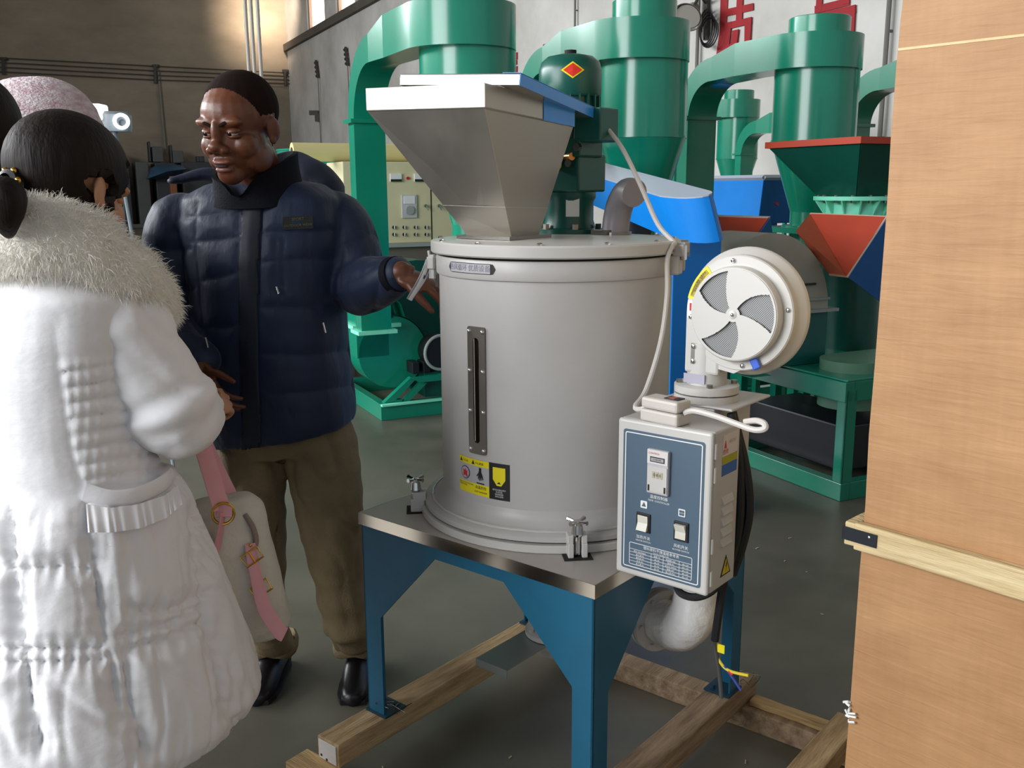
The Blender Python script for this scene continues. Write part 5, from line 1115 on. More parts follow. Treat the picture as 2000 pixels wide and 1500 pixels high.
def nz3(co, s, seed=0):
    "cheap smooth noise on an array of points: sums of sines in rotated directions"
    out = np.zeros(len(co)); r = np.random.default_rng(seed)
    for k in range(9):
        d = r.normal(size=3); d /= np.linalg.norm(d); out += np.sin(co @ d*s*(.6+.16*k)+r.uniform(0, 6.28))
    return out/9
def axes(fwd, up=(0, 0, 1)):
    f = Vector(fwd).normalized(); u = Vector(up); l = u.cross(f).normalized(); u = f.cross(l).normalized()
    return Matrix((( l.x, f.x, u.x, 0), (l.y, f.y, u.y, 0), (l.z, f.z, u.z, 0), (0, 0, 0, 1)))     # x = the person's left, y = forward, z = up
def head_mass(mb, M, k=1.0):
    def e(c, r, rot=None): 
        Mr = M.to_3x3().to_4x4() @ (rot or Matrix()) ; mb.ell(M @ Vector([x*k for x in c]), [x*k for x in r], Mr, 20, 14)
    e((0, -.012, .038), (.077, .098, .084)); e((0, .018, .030), (.071, .078, .068)); e((0, .024, -.038), (.066, .068, .078)); e((0, .060, -.096), (.032, .030, .026))
    for s in (-1, 1):
        e((s*.040, .050, -.036), (.030, .032, .032)); e((s*.028, .079, .019), (.032, .016, .0125)); e((s*.050, .014, -.066), (.021, .048, .034))
        e((s*.0165, .098, -.040), (.0125, .0125, .0098)); e((s*.079, -.010, -.008), (.0075, .019, .029), Matrix.Rotation(s*.35, 4, 'Z')); e((s*.078, -.005, -.030), (.007, .011, .012))
    e((0, .090, -.006), (.0125, .017, .032)); e((0, .103, -.032), (.0170, .0165, .0135))
    e((0, .083, -.0665), (.027, .0155, .0085)); e((0, .080, -.0830), (.024, .0155, .0095)); e((.014, .083, -.066), (.012, .014, .008)); e((-.014, .083, -.066), (.012, .014, .008))
def face_parts(root, M, k, skin, brow, lip, hair_m):
    def obj_e(nm, c, r, m, rot=None, nu=16):
        b = MB(); b.ell(M @ Vector([x*k for x in c]), [x*k for x in r], M.to_3x3().to_4x4() @ (rot or Matrix()), nu, 12); return b.build(nm, m, root, world=True)
    for s in (-1, 1):
        ey = obj_e('eye', (s*.0315, .0765, -.004), (.0125, .0120, .0105), mat('eye_white', 'b0a498', .25))
        b = MB(); b.ell(M @ Vector((s*.0315*k-.002*k, .0865*k, -.005*k)), [x*k for x in (.0060, .0030, .0060)], M.to_3x3().to_4x4(), 14, 8); b.build('iris', mat('dark_iris', '120b08', .15), ey, world=True)
        obj_e('eyelid', (s*.0315, .0750, -.0002), (.0165, .0147, .0085), skin, Matrix.Rotation(-.2, 4, 'X')); obj_e('eyelid', (s*.0315, .0745, -.0125), (.0160, .0128, .0055), skin)
        b = MB(); b.tube([M @ (Vector(p)*k) for p in ((s*.011, .0940, .0115), (s*.026, .0935, .0185), (s*.042, .0865, .0195), (s*.055, .0725, .015))], [.0030*k, .0042*k, .0036*k, .0015*k], 8, sub=4, flat=(1, .6)); b.build('eyebrow', hair_m, root, world=True)
    obj_e('lips', (0, .0875, -.0668), (.0225, .0125, .0062), lip); obj_e('lips', (0, .0850, -.0835), (.0205, .0125, .0075), lip); obj_e('mouth', (0, .0925, -.0748), (.0175, .0060, .0034), mat('mouth_dark', '1c0a08', .6))
def cap_hair(me, M, k, test, thick, name, m, parent, jitter=0):
    "hair grown off the head's own surface: the faces that pass the test, lifted along their normals"
    co, no = arr(me); Mi = np.array(M.inverted()); lc = (co @ Mi[:3, :3].T+Mi[:3, 3])/k
    keep = np.array([test(*p) for p in lc]); fs = [tuple(p.vertices) for p in me.polygons if all(keep[v] for v in p.vertices)]
    used = sorted({v for f in fs for v in f}); ix = {v: i for i, v in enumerate(used)}
    edge = {}
    for f in fs:
        for a, b_ in zip(f, f[1:]+f[:1]): edge[(min(a, b_), max(a, b_))] = edge.get((min(a, b_), max(a, b_)), 0)+1
    rim = {v for e_, c in edge.items() if c == 1 for v in e_}
    b = MB(); b.v = [tuple(co[v]+no[v]*(-.002 if v in rim else thick*(1+jitter*math.sin(17*lc[v][2]/.05+9*lc[v][0]/.03)))) for v in used]; b.f = [tuple(ix[v] for v in f) for f in fs]; b.sm = [True]*len(b.f)
    return b.build(name, m, parent, world=True, ang=180)
def hand_mass(mb, W, d, palm_n, side, L=.185, curl=.5, spread=.12, thumb_out=.8, back=.35):
    "a palm and five unequal bent fingers; W wrist, d towards the fingers, palm_n out of the palm, side = +1 when the thumb lies along d x palm_n"
    d = Vector(d).normalized(); n_ = Vector(palm_n); n_ = (n_-d*n_.dot(d)).normalized(); s_ = d.cross(n_)*side; W = Vector(W)
    rot = Matrix((s_, d, n_)).transposed().to_4x4()
    mb.ell(W+d*L*.27, (L*.215, L*.30, L*.085), rot); mb.ell(W+d*L*.36+s_*L*.04, (L*.20, L*.18, L*.075), rot); mb.tube([W-d*L*back, W, W+d*L*.15], [L*.155, L*.15, L*.16], 14, sub=3, flat=(1, .8))
    mb.ell(W+d*L*.16+s_*L*.14+n_*L*.04, (L*.10, L*.17, L*.075), rot)
    for k, (off, ln, a0) in enumerate(((.165, .40, .9), (.055, .45, 1.0), (-.055, .42, 1.05), (-.16, .33, 1.15))):
        base = W+d*L*(.50-.03*abs(k-1))+s_*L*off; dd = (d+s_*spread*(1.2-k)).normalized(); ax = dd.cross(n_); P_ = [base-dd*L*.08, base]; c = 0
        for q, fr in enumerate((.42, .32, .26)):
            c += curl*a0*(.55, .9, .7)[q]; v = dd*math.cos(c)+n_*math.sin(c); P_.append(P_[-1]+v*L*ln*fr*1.05)
        mb.tube(P_, [L*.055, L*.054, L*.050, L*.044, L*.036], 10, sub=3); mb.ell(P_[-1], (L*.036,)*3)
    b0 = W+d*L*.17+s_*L*.16+n_*L*.03; t1 = (d*.75+s_*thumb_out+n_*.25).normalized(); t2 = (d*.95+s_*thumb_out*.45+n_*.35).normalized()
    P_ = [b0, b0+t1*L*.2, b0+t1*L*.2+t2*L*.17, b0+t1*L*.2+t2*L*.29]; mb.tube(P_, [L*.075, L*.062, L*.054, L*.042], 10, sub=3); mb.ell(P_[-1], (L*.042,)*3)
pt = lambda x, y, Y: at(x, y, Y=Y)

# ---- the man in the navy jacket
M_SKD = mat('deep_brown_skin', '643823', .40, var=.12, vscale=30, spec=.45, bump=.05, bscale=200)
M_LIPD = mat('dark_lips', '7d4f46', .34); M_HAIRB = mat('cropped_black_hair', '1f1411', .9, spec=.1)
M_NAVY = mat('navy_quilted_nylon', '182540', .55, var=.14, vscale=9, bump=.45, bscale=16, stretch=(1.6, 1.6, .7), sheen=.1, spec=.35)
M_NAVYD = mat('black_navy_trim', '0c0e17', .8, bump=.2, bscale=200, spec=.2)
M_KHAKI = mat('khaki_cotton', '827052', .85, var=.16, vscale=14, bump=.3, bscale=180)
M_SHOE = mat('black_leather', '121014', .35)
YM = 2.72
fr_, fl_ = at(528, 1335, Z=0), at(692, 1335, Z=0)
MAN = thing('person', 'man in navy quilted jacket and khaki trousers gripping the dryer\'s lid lever', 'person', ((fr_.x+fl_.x)/2, (fr_.y+fl_.y)/2, 0))
hk = 1.14; HC = pt(470, 247, 2.55); HM = Matrix.Translation(HC) @ axes((-.33, -.92, -.17), (.05, .08, 1))
b = MB(); head_mass(b, HM, hk)
nb = pt(515, 375, 2.70)
limb(b, [HM @ Vector((0, -.02, -.06)), (HC+nb)/2+Vector((.012, .02, -.03)), nb], [.062, .060, .07])
sR, eR, wR = pt(345, 425, 2.74), pt(328, 625, 2.72), pt(392, 722, 2.48)
sL, eL, wL = pt(648, 420, 2.72), pt(704, 566, 2.66), pt(783, 533, 2.50)
hipc = pt(560, 830, 2.74); chest = pt(530, 480, 2.74)
limb(b, [nb, chest, pt(545, 650, 2.74), hipc], [.08, .12, .115, .12])
for s_, e_, w_ in ((sR, eR, wR), (sL, eL, wL)): limb(b, [s_, e_, w_], [.055, .045, .032])
for hx, kx, ax_, f_ in (((498, 870), (512, 1060), (528, 1275), fr_), ((622, 860), (655, 1060), (690, 1280), fl_)):
    limb(b, [pt(*hx, 2.74), pt(*kx, 2.70), Vector((f_.x, f_.y+.06, .09))], [.075, .055, .04])
HD, HN = Vector((.90, -.02, -.38)), Vector((-.30, .30, -.88)); hand_mass(b, wL, HD, HN, -1, .195, .72, .16, .55, .02)
hand_mass(b, wR, (.55, -.35, -.72), (.6, .6, .2), 1, .17, .45, .22, .8)
me = surface(b, .0037, 4); body = finish(me.copy(), 'body', M_SKD, MAN)
cap_hair(me, HM, hk, lambda x, y, z: z > (-.055 if y < -.045 else (.004+max(0, y+.045)*.25 if y < .022 else .020+(y-.022)*1.5)) and y < .072 and (abs(x) < .071 or y < -.03 or z > .022), .0014, 'hair', M_HAIRB, MAN)
face_parts(MAN, HM, hk, M_SKD, None, M_LIPD, M_HAIRB)
# ring on the hand
b = MB(); hd_ = HD.normalized(); hn_ = (HN-hd_*HN.dot(hd_)).normalized(); c = wL+hd_*.195*.56+hd_.cross(hn_)*.195*.055+hn_*.004; b.lathe([(.0105, -.0025), (.0118, 0), (.0105, .0025)], 18, Matrix.Translation(c) @ Matrix.Rotation(.9, 4, 'X') @ Matrix.Rotation(.6, 4, 'Y'), caps=False); b.build('ring', mat('gold', 'd8a84a', .2, 1.0), MAN, world=True)
# jacket
tw = math.radians(-14); jx = Vector((math.cos(tw), math.sin(tw), 0)); jy = Vector((-math.sin(tw), math.cos(tw), 0))
def jring(xl, xr, y, dep, Y=YM, n=32):
    a, c = pt(xl, y, Y), pt(xr, y, Y); return ringe((a+c)/2, jx*((c-a).length/2), jy*dep, n, 2.5)
b = MB()
tors = [jring(466, 566, 352, .066), jring(402, 632, 362, .110), jring(352, 668, 388, .128), jring(345, 676, 432, .146), jring(366, 672, 500, .162), jring(380, 672, 600, .170), jring(386, 678, 680, .174), jring(394, 686, 750, .178), jring(402, 692, 805, .176)]
tors.append([p+Vector((0, 0, -.045-.055*max(-1, min(1, -(p.x-pt(548, 820, YM).x)/.2))*.6)) for p in jring(410, 690, 812, .168)])
b.loft(tors, smooth=True)
limb(b, [pt(396, 428, 2.73), pt(346, 436, 2.74), pt(332, 500, 2.74), pt(329, 570, 2.735), eR, (eR+wR)/2+Vector((-.01, -.02, 0)), wR+Vector((-.01, .03, .02))], [.062, .076, .080, .080, .076, .066, .052])
limb(b, [pt(612, 420, 2.73), pt(660, 430, 2.73), pt(682, 480, 2.72), pt(694, 535, 2.70), eL+Vector((0, 0, .012)), (eL+wL)/2, wL+(eL-wL)*.16], [.062, .076, .082, .083, .081, .064, .050])
def proj(co):
    d = co-np.array(CAMP); zc = d @ np.array(_fw); return np.stack([1000+FPX*(d @ np.array(RT))/zc, 750-FPX*(d @ np.array(UP))/zc], 1)
def seam_dist(co, no, lines):
    "distance on the cloth, in picture units, from the near side of the garment to the stitched lines"
    p = proj(co); v = np.array(CAMP)-co; v /= np.linalg.norm(v, axis=1)[:, None]; face = (no*v).sum(1) > .08; best = np.full(len(co), 999.)
    for L_ in lines:
        for a, c in zip(L_[:-1], L_[1:]):
            a, c = np.array(a, float), np.array(c, float); t_ = np.clip(((p-a) @ (c-a))/((c-a) @ (c-a)), 0, 1); best = np.minimum(best, np.linalg.norm(p-(a+t_[:, None]*(c-a)), axis=1))
    return np.where(face, best, 60.)
me = surface(b, .0065, 6)
co, no = arr(me)
SEAMS = [[(470, 395), (467, 500), (466, 600), (468, 720), (472, 835)], [(514, 395), (508, 500), (506, 600), (506, 720), (510, 838)],
         [(372, 473), (420, 470), (466, 464)], [(385, 550), (430, 541), (468, 532)], [(392, 640), (430, 640), (468, 634)], [(398, 735), (440, 735), (470, 728)], [(366, 425), (420, 420), (470, 412)],
         [(512, 455), (560, 455), (625, 452), (655, 448)], [(512, 512), (560, 508), (640, 506)], [(510, 600), (600, 602), (668, 588)], [(508, 690), (600, 695), (682, 684)], [(510, 770), (600, 768), (690, 752)],
         [(385, 400), (380, 470), (388, 560), (395, 640)], [(652, 400), (664, 470), (662, 560)],
         [(540, 470), (538, 520), (541, 560)], [(553, 470), (552, 520), (553, 560), (540, 562)],
         [(285, 480), (330, 492), (372, 485)], [(282, 560), (330, 575), (380, 562)], [(665, 480), (700, 470), (735, 455)], [(668, 550), (712, 535), (748, 505)], [(728, 612), (738, 560), (745, 512)]]
sd_ = seam_dist(co, no, SEAMS)
d = .0085*np.clip(sd_/24, 0, 1)**.5-.0045
d += .0035*nz3(co*np.array([1.2, 1, .4]), 70, 5)+.0055*nz3(co*np.array([1.3, 1, .55]), 24, 8)
setco(me, co+no*d[:, None])
pj_ = proj(co); zx = np.interp(pj_[:, 1], [350, 500, 600, 720, 840], [497, 488, 486, 487, 491]); v_ = np.array(CAMP)-co; v_ /= np.linalg.norm(v_, axis=1)[:, None]
onp = (np.abs(pj_[:, 0]-zx) < 20) & ((no*v_).sum(1) > .2) & (pj_[:, 1] > 372)
co2, no2 = arr(me); fs = [tuple(p.vertices) for p in me.polygons if all(onp[i] for i in p.vertices)]; used = sorted({i for f in fs for i in f}); ix = {i: q for q, i in enumerate(used)}
pb_ = MB(); pb_.v = [tuple(co2[i]+no2[i]*.004) for i in used]; pb_.f = [tuple(ix[i] for i in f) for f in fs]; pb_.sm = [True]*len(fs)
jk = finish(me, 'jacket', M_NAVY, MAN)
pk = pb_.build('placket', mat('dark_navy_placket', '0f1526', .6, bump=.1, bscale=80), jk, world=True, ang=180); sol = pk.modifiers.new('solid', 'SOLIDIFY'); sol.thickness = .005
JCO, JNO = arr(jk.data); JW = JCO+np.array(MAN.location)
def on_jacket(px, py, off=.004):
    "the point of the jacket's front met by this line of sight"
    d_ = ray(px, py).normalized(); V = JW-np.array(CAMP); t_ = V @ np.array(d_); r_ = np.linalg.norm(V-t_[:, None]*np.array(d_), axis=1); k_ = np.where(r_ < .02)[0]
    if len(k_) == 0: return CAMP+d_*2.6
    k_ = k_[np.argmin(t_[k_]+r_[k_]*.5)]; return CAMP+d_*(t_[k_]-off)
lp = [on_jacket(x, y, .006) for x, y in ((552, 424), (610, 420), (612, 446), (553, 449))]
b = MB(); b.plate(lp, -.0025); pa_ = b.build('chest_label', mat('olive_black_label', '1c1f1c', .7), jk, world=True)
ex_, ey_ = (lp[1]-lp[0]).normalized(), (lp[0]-lp[3]).normalized(); nn_ = ex_.cross(ey_); lc_ = sum(lp, Vector())/4-Vector(MAN.location)
for s_, dy, sz in (('SPORT', .009, .011), ('OUTDOOR WEAR', -.007, .009)): text(s_, sz, lambda x, y, dy=dy: lc_+ex_*x+ey_*(y+dy)+nn_*.0028, 'lettering', mat('dull_gold_print', '5d5a32', .6), pa_)
for px, py, q in ((630, 630, 20), (402, 660, 20), (540, 560, 14)):
    b = MB(); p0, p1 = on_jacket(px, py, .006), on_jacket(px+5, py+q, .008); b.tube([p0, p1], .0035, 8); b.build('zip_pull', M_CHROME, jk, world=True)
# collar, hood lying on the back, cuffs
b = MB(); R0 = []
cc_ = [(pt(505, 392, 2.67), .140, .112), (pt(503, 368, 2.665), .126, .106), (pt(500, 340, 2.655), .119, .102), (pt(498, 326, 2.65), .120, .103)]
for c, a, e_ in cc_: R0.append(ringe(c, jx*a, jy*e_, 40, 2))
R1 = [ringe(c, jx*(a-.013), jy*(e_-.013), 40, 2) for c, a, e_ in cc_[::-1]]
for i in range(40):
    g = -math.sin(2*PI*i/40); h_ = math.cos(2*PI*i/40)              # g is 1 at the front, h_ is 1 at his left
    for q in (R0, R1):
        for k2, r_ in enumerate(q):
            lv = k2/3 if q is R0 else 1-k2/3
            r_[i] = r_[i]+Vector((0, 0, lv*(-.045*max(0, g)**1.2-.035*max(0, g-.93)/.07+.030*max(0, h_)-.004*max(0, -h_)+.030*max(0, -g))-(1-lv)*.02*max(0, g)))
b.loft(R0+R1, caps=False); b.build('collar', M_NAVYD, MAN, world=True)
b = MB(); b.tube([pt(328, 354, 2.82), pt(352, 350, 2.85), pt(400, 340, 2.88), pt(450, 348, 2.90), pt(520, 330, 2.92), pt(575, 326, 2.88), pt(618, 346, 2.84), pt(648, 368, 2.80), pt(664, 388, 2.77)], [.010, .020, .026, .036, .052, .060, .056, .042, .012], 14, sub=5, flat=(.7, 1.1))
me = surface(b, .007, 3); co, no = arr(me); setco(me, co+no*(.008*nz3(co, 34, 4))[:, None]); finish(me, 'hood', mat('navy_hood', '1a2138', .6, bump=.1, bscale=60), MAN)
for w_, e_, r_ in ((wL, eL, .052), (wR, eR, .050)):
    b = MB(); b.tube([w_+(e_-w_)*.14, w_+(e_-w_)*.04], [r_, r_*.92], 18); b.build('cuff', M_NAVYD, MAN, world=True)
# trousers
b = MB()
def tr(xl, xr, y, dep, Y): a, c = pt(xl, y, Y), pt(xr, y, Y); return ringe((a+c)/2, (c-a)/2, Vector((0, dep, 0)), 24, 2.2)
b.loft([tr(425, 684, 780, .14, 2.74), tr(425, 690, 850, .145, 2.74), tr(430, 690, 880, .13, 2.74)], smooth=True)
def legl(L_, f_):
    R_ = [tr(*q) for q in L_]; R_.append(ringe((f_.x, f_.y+.075, .095), Vector((.066, 0, 0)), Vector((0, .07, 0)), 24, 2.2)); R_.append(ringe((f_.x, f_.y+.075, .075), Vector((.062, 0, 0)), Vector((0, .066, 0)), 24, 2.2)); b.loft(R_)
legl([(428, 560, 840, .11, 2.74), (436, 556, 920, .105, 2.73), (452, 555, 1000, .10, 2.72), (466, 556, 1080, .092, 2.71), (478, 556, 1160, .085, 2.71), (486, 562, 1230, .08, 2.71)], fr_)
legl([(548, 692, 830, .115, 2.74), (562, 704, 910, .11, 2.73), (580, 708, 1000, .10, 2.72), (598, 712, 1080, .092, 2.71), (618, 716, 1160, .085, 2.71), (634, 722, 1230, .08, 2.71)], fl_)
me = surface(b, .0085, 4); co, no = arr(me)
w_ = np.clip((.55-co[:, 2])/.4, .25, 1); rg_ = np.abs(nz3(np.stack([co[:, 0]*1.2+co[:, 2]*.5, co[:, 1], co[:, 2]*.7], 1), 26, 19)); d = (.012*nz3(co*np.array([1.4, 1, .5]), 28, 11)+.005*np.sin(co[:, 2]*70+6*nz3(co, 6, 3)))*w_+.010*np.clip(rg_*5, 0, 1)-.008
setco(me, co+no*d[:, None]); trs = finish(me, 'trousers', M_KHAKI, MAN)
for f_ in (fr_, fl_):
    b = MB(); P_ = [Vector((f_.x+.069*math.cos(a), f_.y+.075+.073*math.sin(a), .10+.012*math.sin(3*a))) for a in np.linspace(0, 2*PI, 22, endpoint=False)]; b.tube(P_, .014, 8, closed=True, flat=(1.5, .6)); b.build('turn_up', M_KHAKI, trs, world=True)
for f_, dx in ((fr_, -.02), (fl_, .03)):
    b = MB(); R_ = []
    for y, hw, h_ in ((.10, .034, .07), (.07, .040, .095), (.0, .042, .095), (-.07, .047, .075), (-.13, .046, .052), (-.165, .036, .042), (-.178, .018, .034)):
        c = Vector((f_.x+dx*(.1-y)*2, f_.y+y+.04, 0)); R_.append([c+Vector((hw*math.cos(a)*(1 if math.sin(a) < 0 else .92), 0, h_*.5+h_*.5*math.sin(a)*(1 if math.sin(a) > 0 else .96))) for a in np.linspace(0, 2*PI, 20, endpoint=False)])
    b.loft(R_); sh_ = b.build('shoe', M_SHOE, MAN, world=True, ang=80)
    b = MB(); P_ = [(f_.x+dx*(.1-y)*2+s*hw, f_.y+y+.04) for s, seq in ((1, ((.105, .034), (.07, .044), (0, .046), (-.07, .052), (-.13, .051), (-.17, .038))), (-1, ((-.17, .038), (-.13, .051), (-.07, .052), (0, .046), (.07, .044), (.105, .034)))) for y, hw in seq]
    b.prism(P_, .001, .016); b.build('sole', M_BLACK, sh_, world=True)

# ---- the woman in the white coat, seen from behind
M_SKL = mat('warm_light_skin', 'b5835f', .45, var=.08, vscale=30)
M_WCOAT = mat('white_nylon_coat', 'eae9eb', .6, spec=.3, bump=.22, bscale=22, stretch=(1, 1, 1.8))
M_FUR = mat('cream_fur', 'e6e1d6', .85, sheen=.4, bump=.5, bscale=120); M_STRAND = mat('cream_fur_strand', 'efebe2', .8, sheen=.3)
M_HAIRL = mat('dark_brown_hair', '170e09', .6, var=.45, vscale=5, stretch=(16, 16, 1.0), bump=.25, bscale=10, spec=.22)
YW = 1.75
phi = math.radians(34); wf = Vector((math.sin(phi), math.cos(phi), 0)); wr_ = Vector((math.cos(phi), -math.sin(phi), 0))     # forward and her right
base = at(190, 1700, Y=YW); WOM = thing('person', 'woman in white quilted coat with fur collar and dark ponytail, seen from behind', 'person', (base.x, YW, 0))
HCw = pt(139, 372, YW+.02); HMw = Matrix.Translation(HCw) @ axes((math.sin(phi-.20), math.cos(phi-.20), -.30), (-.06, 0, 1))
b = MB(); wk = 1.0; head_mass(b, HMw, wk)
nbw = pt(95, 480, YW); limb(b, [HMw @ Vector((0, -.015, -.06)), (HCw+nbw)/2, nbw], [.055, .052, .06])
swR, ewR, wwR = pt(222, 600, YW-.03), pt(338, 808, YW+.0), pt(388, 800, YW+.26)
swL, ewL, wwL = nbw-wr_*.20+Vector((0, 0, -.08)), nbw-wr_*.27+wf*.04+Vector((0, 0, -.34)), nbw-wr_*.10+wf*.28+Vector((0, 0, -.38))
limb(b, [nbw, pt(90, 640, YW), pt(125, 850, YW), pt(150, 1000, YW)], [.08, .11, .10, .12])
for s_, e_, w_ in ((swR, ewR, wwR), (swL, ewL, wwL)): limb(b, [s_, e_, w_], [.05, .04, .028])
hipw = pt(165, 1020, YW)
for s in (-1, 1): limb(b, [hipw+wr_*.08*s, Vector((base.x, YW, 0))+wr_*.085*s+Vector((0, 0, .48)), Vector((base.x, YW, 0))+wr_*.085*s+Vector((0, 0, .08))], [.08, .05, .038])
hand_mass(b, wwR, wf*.9+Vector((-.1, .1, .05)), Vector((-.6, 0, -.5)), 1, .16, .9, .05, .5); hand_mass(b, wwL, wf*.5+wr_*.8, Vector((0, 0, 1)), 1, .16, .5, .08, .6)
me = surface(b, .0045, 3); finish(me.copy(), 'body', M_SKL, WOM)
face_parts(WOM, HMw, wk, M_SKL, None, mat('rose_lips', '9a5a50', .4), M_HAIRL)
# hair swept back into a low ponytail
cap_hair(me, HMw, wk, lambda x, y, z: (z > (-.095 if y < -.02 else -.040+.3*max(0, y-.03))) and not (abs(x) > .064 and -.034 < y < .016 and z < .010) and not (y > .045 and z < .055 and abs(x) < .062) and not (y > .03 and z < -.015) and not (y > -.02 and z < -.062), .019, 'hair', M_HAIRL, WOM)
b = MB(); tq = HMw @ Vector((.012, -.118, -.022)); b.lathe([(.016, -.012), (.024, -.008), (.024, .008), (.016, .012)], 18, Matrix.Translation(tq) @ (-(HMw.to_3x3() @ Vector((0, 1, .1)))).to_track_quat('Z', 'Y').to_matrix().to_4x4(), caps=False); b.build('hair_tie', M_BLACK, WOM, world=True)
b = MB()
for k in range(4): b.ell(tq+HMw.to_3x3() @ Vector((.024*math.cos(k*.9+1.2), -.004, .024*math.sin(k*.9+1.2))), (.006,)*3, None, 10, 8)
gb_ = b.build('hair_beads', mat('gold', 'd8a84a', .2, 1.0), WOM, world=True, kind='stuff')
b = MB(); b.tube([tq, tq+Vector((-.025, -.028, -.03)), pt(8, 385, YW-.20), pt(12, 425, YW-.215), pt(18, 462, YW-.20)], [.018, .030, .034, .026, .006], 14, sub=6); b.build('ponytail', M_HAIRL, WOM, world=True)
# coat body
b = MB()
def wring(x, y, hx, hy, Y=YW, n=40, p=2.2): return ringe(pt(x, y, Y), wr_*hx, wf*hy, n, p)
cr = [wring(100, 500, .09, .08), wring(98, 530, .155, .11), wring(95, 575, .195, .135), wring(95, 650, .195, .145), wring(98, 740, .182, .145), wring(108, 840, .172, .145), wring(122, 920, .178, .155), wring(140, 985, .205, .19), wring(152, 1060, .214, .215), wring(164, 1150, .230, .245), wring(178, 1240, .250, .272), wring(190, 1320, .268, .295), wring(198, 1375, .272, .302), wring(200, 1405, .252, .282)]
b.loft(cr)
me = surface(b, .0055, 8); co, no = arr(me); z = co[:, 2]
zw = pt(130, 950, YW-.15).z; zh = pt(210, 1400, YW-.25).z; ctr = np.array([[pt(100+.12*(y-500), y, YW)[i] for i in (0, 1, 2)] for y in (500, 1000, 1400)])
cx_ = np.interp(z, ctr[::-1, 2], ctr[::-1, 0]); cy_ = np.interp(z, ctr[::-1, 2], ctr[::-1, 1])
ang = np.arctan2((co[:, 0]-cx_)*wr_.x+(co[:, 1]-cy_)*wr_.y, -((co[:, 0]-cx_)*wf.x+(co[:, 1]-cy_)*wf.y))      # 0 at the spine, positive to her right
rr_ = np.hypot(co[:, 0]-cx_, co[:, 1]-cy_)
low = np.clip((zw-.02-z)/.04, 0, 1); cpx = proj(co); xs_ = np.interp(cpx[:, 1], [640, 720, 880, 965], [108, 116, 140, 165]); side_ = np.clip((cpx[:, 0]-xs_)/10, 0, 1)*np.clip((cpx[:, 1]-695)/18, 0, 1)*np.clip((948-cpx[:, 1])/14, 0, 1)
CSEAMS = [[(108, 640), (116, 720), (140, 880), (165, 965), (180, 1080), (206, 1250), (236, 1400)], [(20, 965), (33, 1100), (48, 1290), (80, 1450)], [(-40, 950), (60, 956), (165, 968)], [(-40, 1098), (40, 1110), (120, 1106), (186, 1112)], [(-40, 1262), (60, 1268), (200, 1264)], [(-40, 1290), (60, 1294), (204, 1288)],
          [(262, 1192), (325, 1196), (400, 1158)], [(236, 1240), (320, 1222), (388, 1186)], [(240, 1268), (320, 1248), (394, 1214)], [(372, 1010), (380, 1090), (392, 1180), (420, 1300), (440, 1390)], [(-40, 532), (120, 540), (215, 545)], [(236, 1262), (250, 1350), (276, 1460)]]
sd_ = seam_dist(co, no, CSEAMS)
puff = (.022*low+.004)*np.clip(sd_/36, 0, 1)**.5-.010*low
yr_ = cpx[:, 1]+.16*(cpx[:, 0]-200)+5*nz3(co, 14, 5); gath = side_*(.010*np.abs(np.sin(PI*yr_/31))**.5+.0009*np.sin(cpx[:, 0]*.34+5*nz3(co, 20, 7))-.004)
wr2 = .0035*nz3(co*np.array([1, 1, .8]), 36, 9)+.003*nz3(co*np.array([1.6, 1.6, .6]), 60, 13)
diag = np.abs(nz3(np.stack([ang*.35+z*.8, z*.4-ang*.3, ang*.1], 1), 16, 17)); d2_ = np.abs(nz3(np.stack([ang*.5-z*.6, z*.7+ang*.2, ang*.2], 1), 22, 29)); cre = low*(.0045*np.clip(diag*7, 0, 1)+.004*np.clip(d2_*7, 0, 1)-.006)
rad_ = low*.0045*np.sin(cpx[:, 0]*.22+3*nz3(co, 12, 4))*np.exp(-sd_/16)+low*.003*np.sin(cpx[:, 1]*.2+3*nz3(co, 12, 14))*np.exp(-sd_/16)
setco(me, co+no*(puff+gath+wr2*(.35+.65*low)+cre+rad_)[:, None]); coat = finish(me, 'coat', M_WCOAT, WOM)
# sleeves
for nm, s_, e_, w_ in (('sleeve', swR, ewR, wwR), ('sleeve', swL, ewL, wwL)):
    b = MB(); limb(b, [s_-(wr_ if s_ is swR else -wr_)*.05+Vector((0, 0, .015)), s_+Vector((0, 0, -.02)), s_.lerp(e_, .5)+Vector((-.004, 0, 0)), e_+(s_-e_)*.16, e_+(s_-e_)*.02, e_.lerp(w_, .35), e_.lerp(w_, .75)], [.07, .090, .086, .083, .074, .066, .052])
    me = surface(b, .008, 4); co, no = arr(me); ax_ = (Vector(e_)-Vector(s_)).normalized(); s1 = (co-np.array(s_)) @ np.array(ax_); L1 = (e_-s_).length
    rg_ = np.abs(nz3(np.stack([co[:, 0]+co[:, 2]*.5, co[:, 1], co[:, 2]*1.1-co[:, 0]*.4], 1), 24, 23)); d = .005*nz3(co*np.array([.8, .8, 1.5]), 42, 31)+.008*np.clip(rg_*6, 0, 1)-.006+.008*np.clip((s1/L1-.62)/.3, 0, 1)*np.sin(s1*95+3*nz3(co, 12, 2))*.6+.012*np.clip((s1/L1-.78)/.1, 0, 1)
    setco(me, co+no*d[:, None]); finish(me, nm, M_WCOAT, WOM)
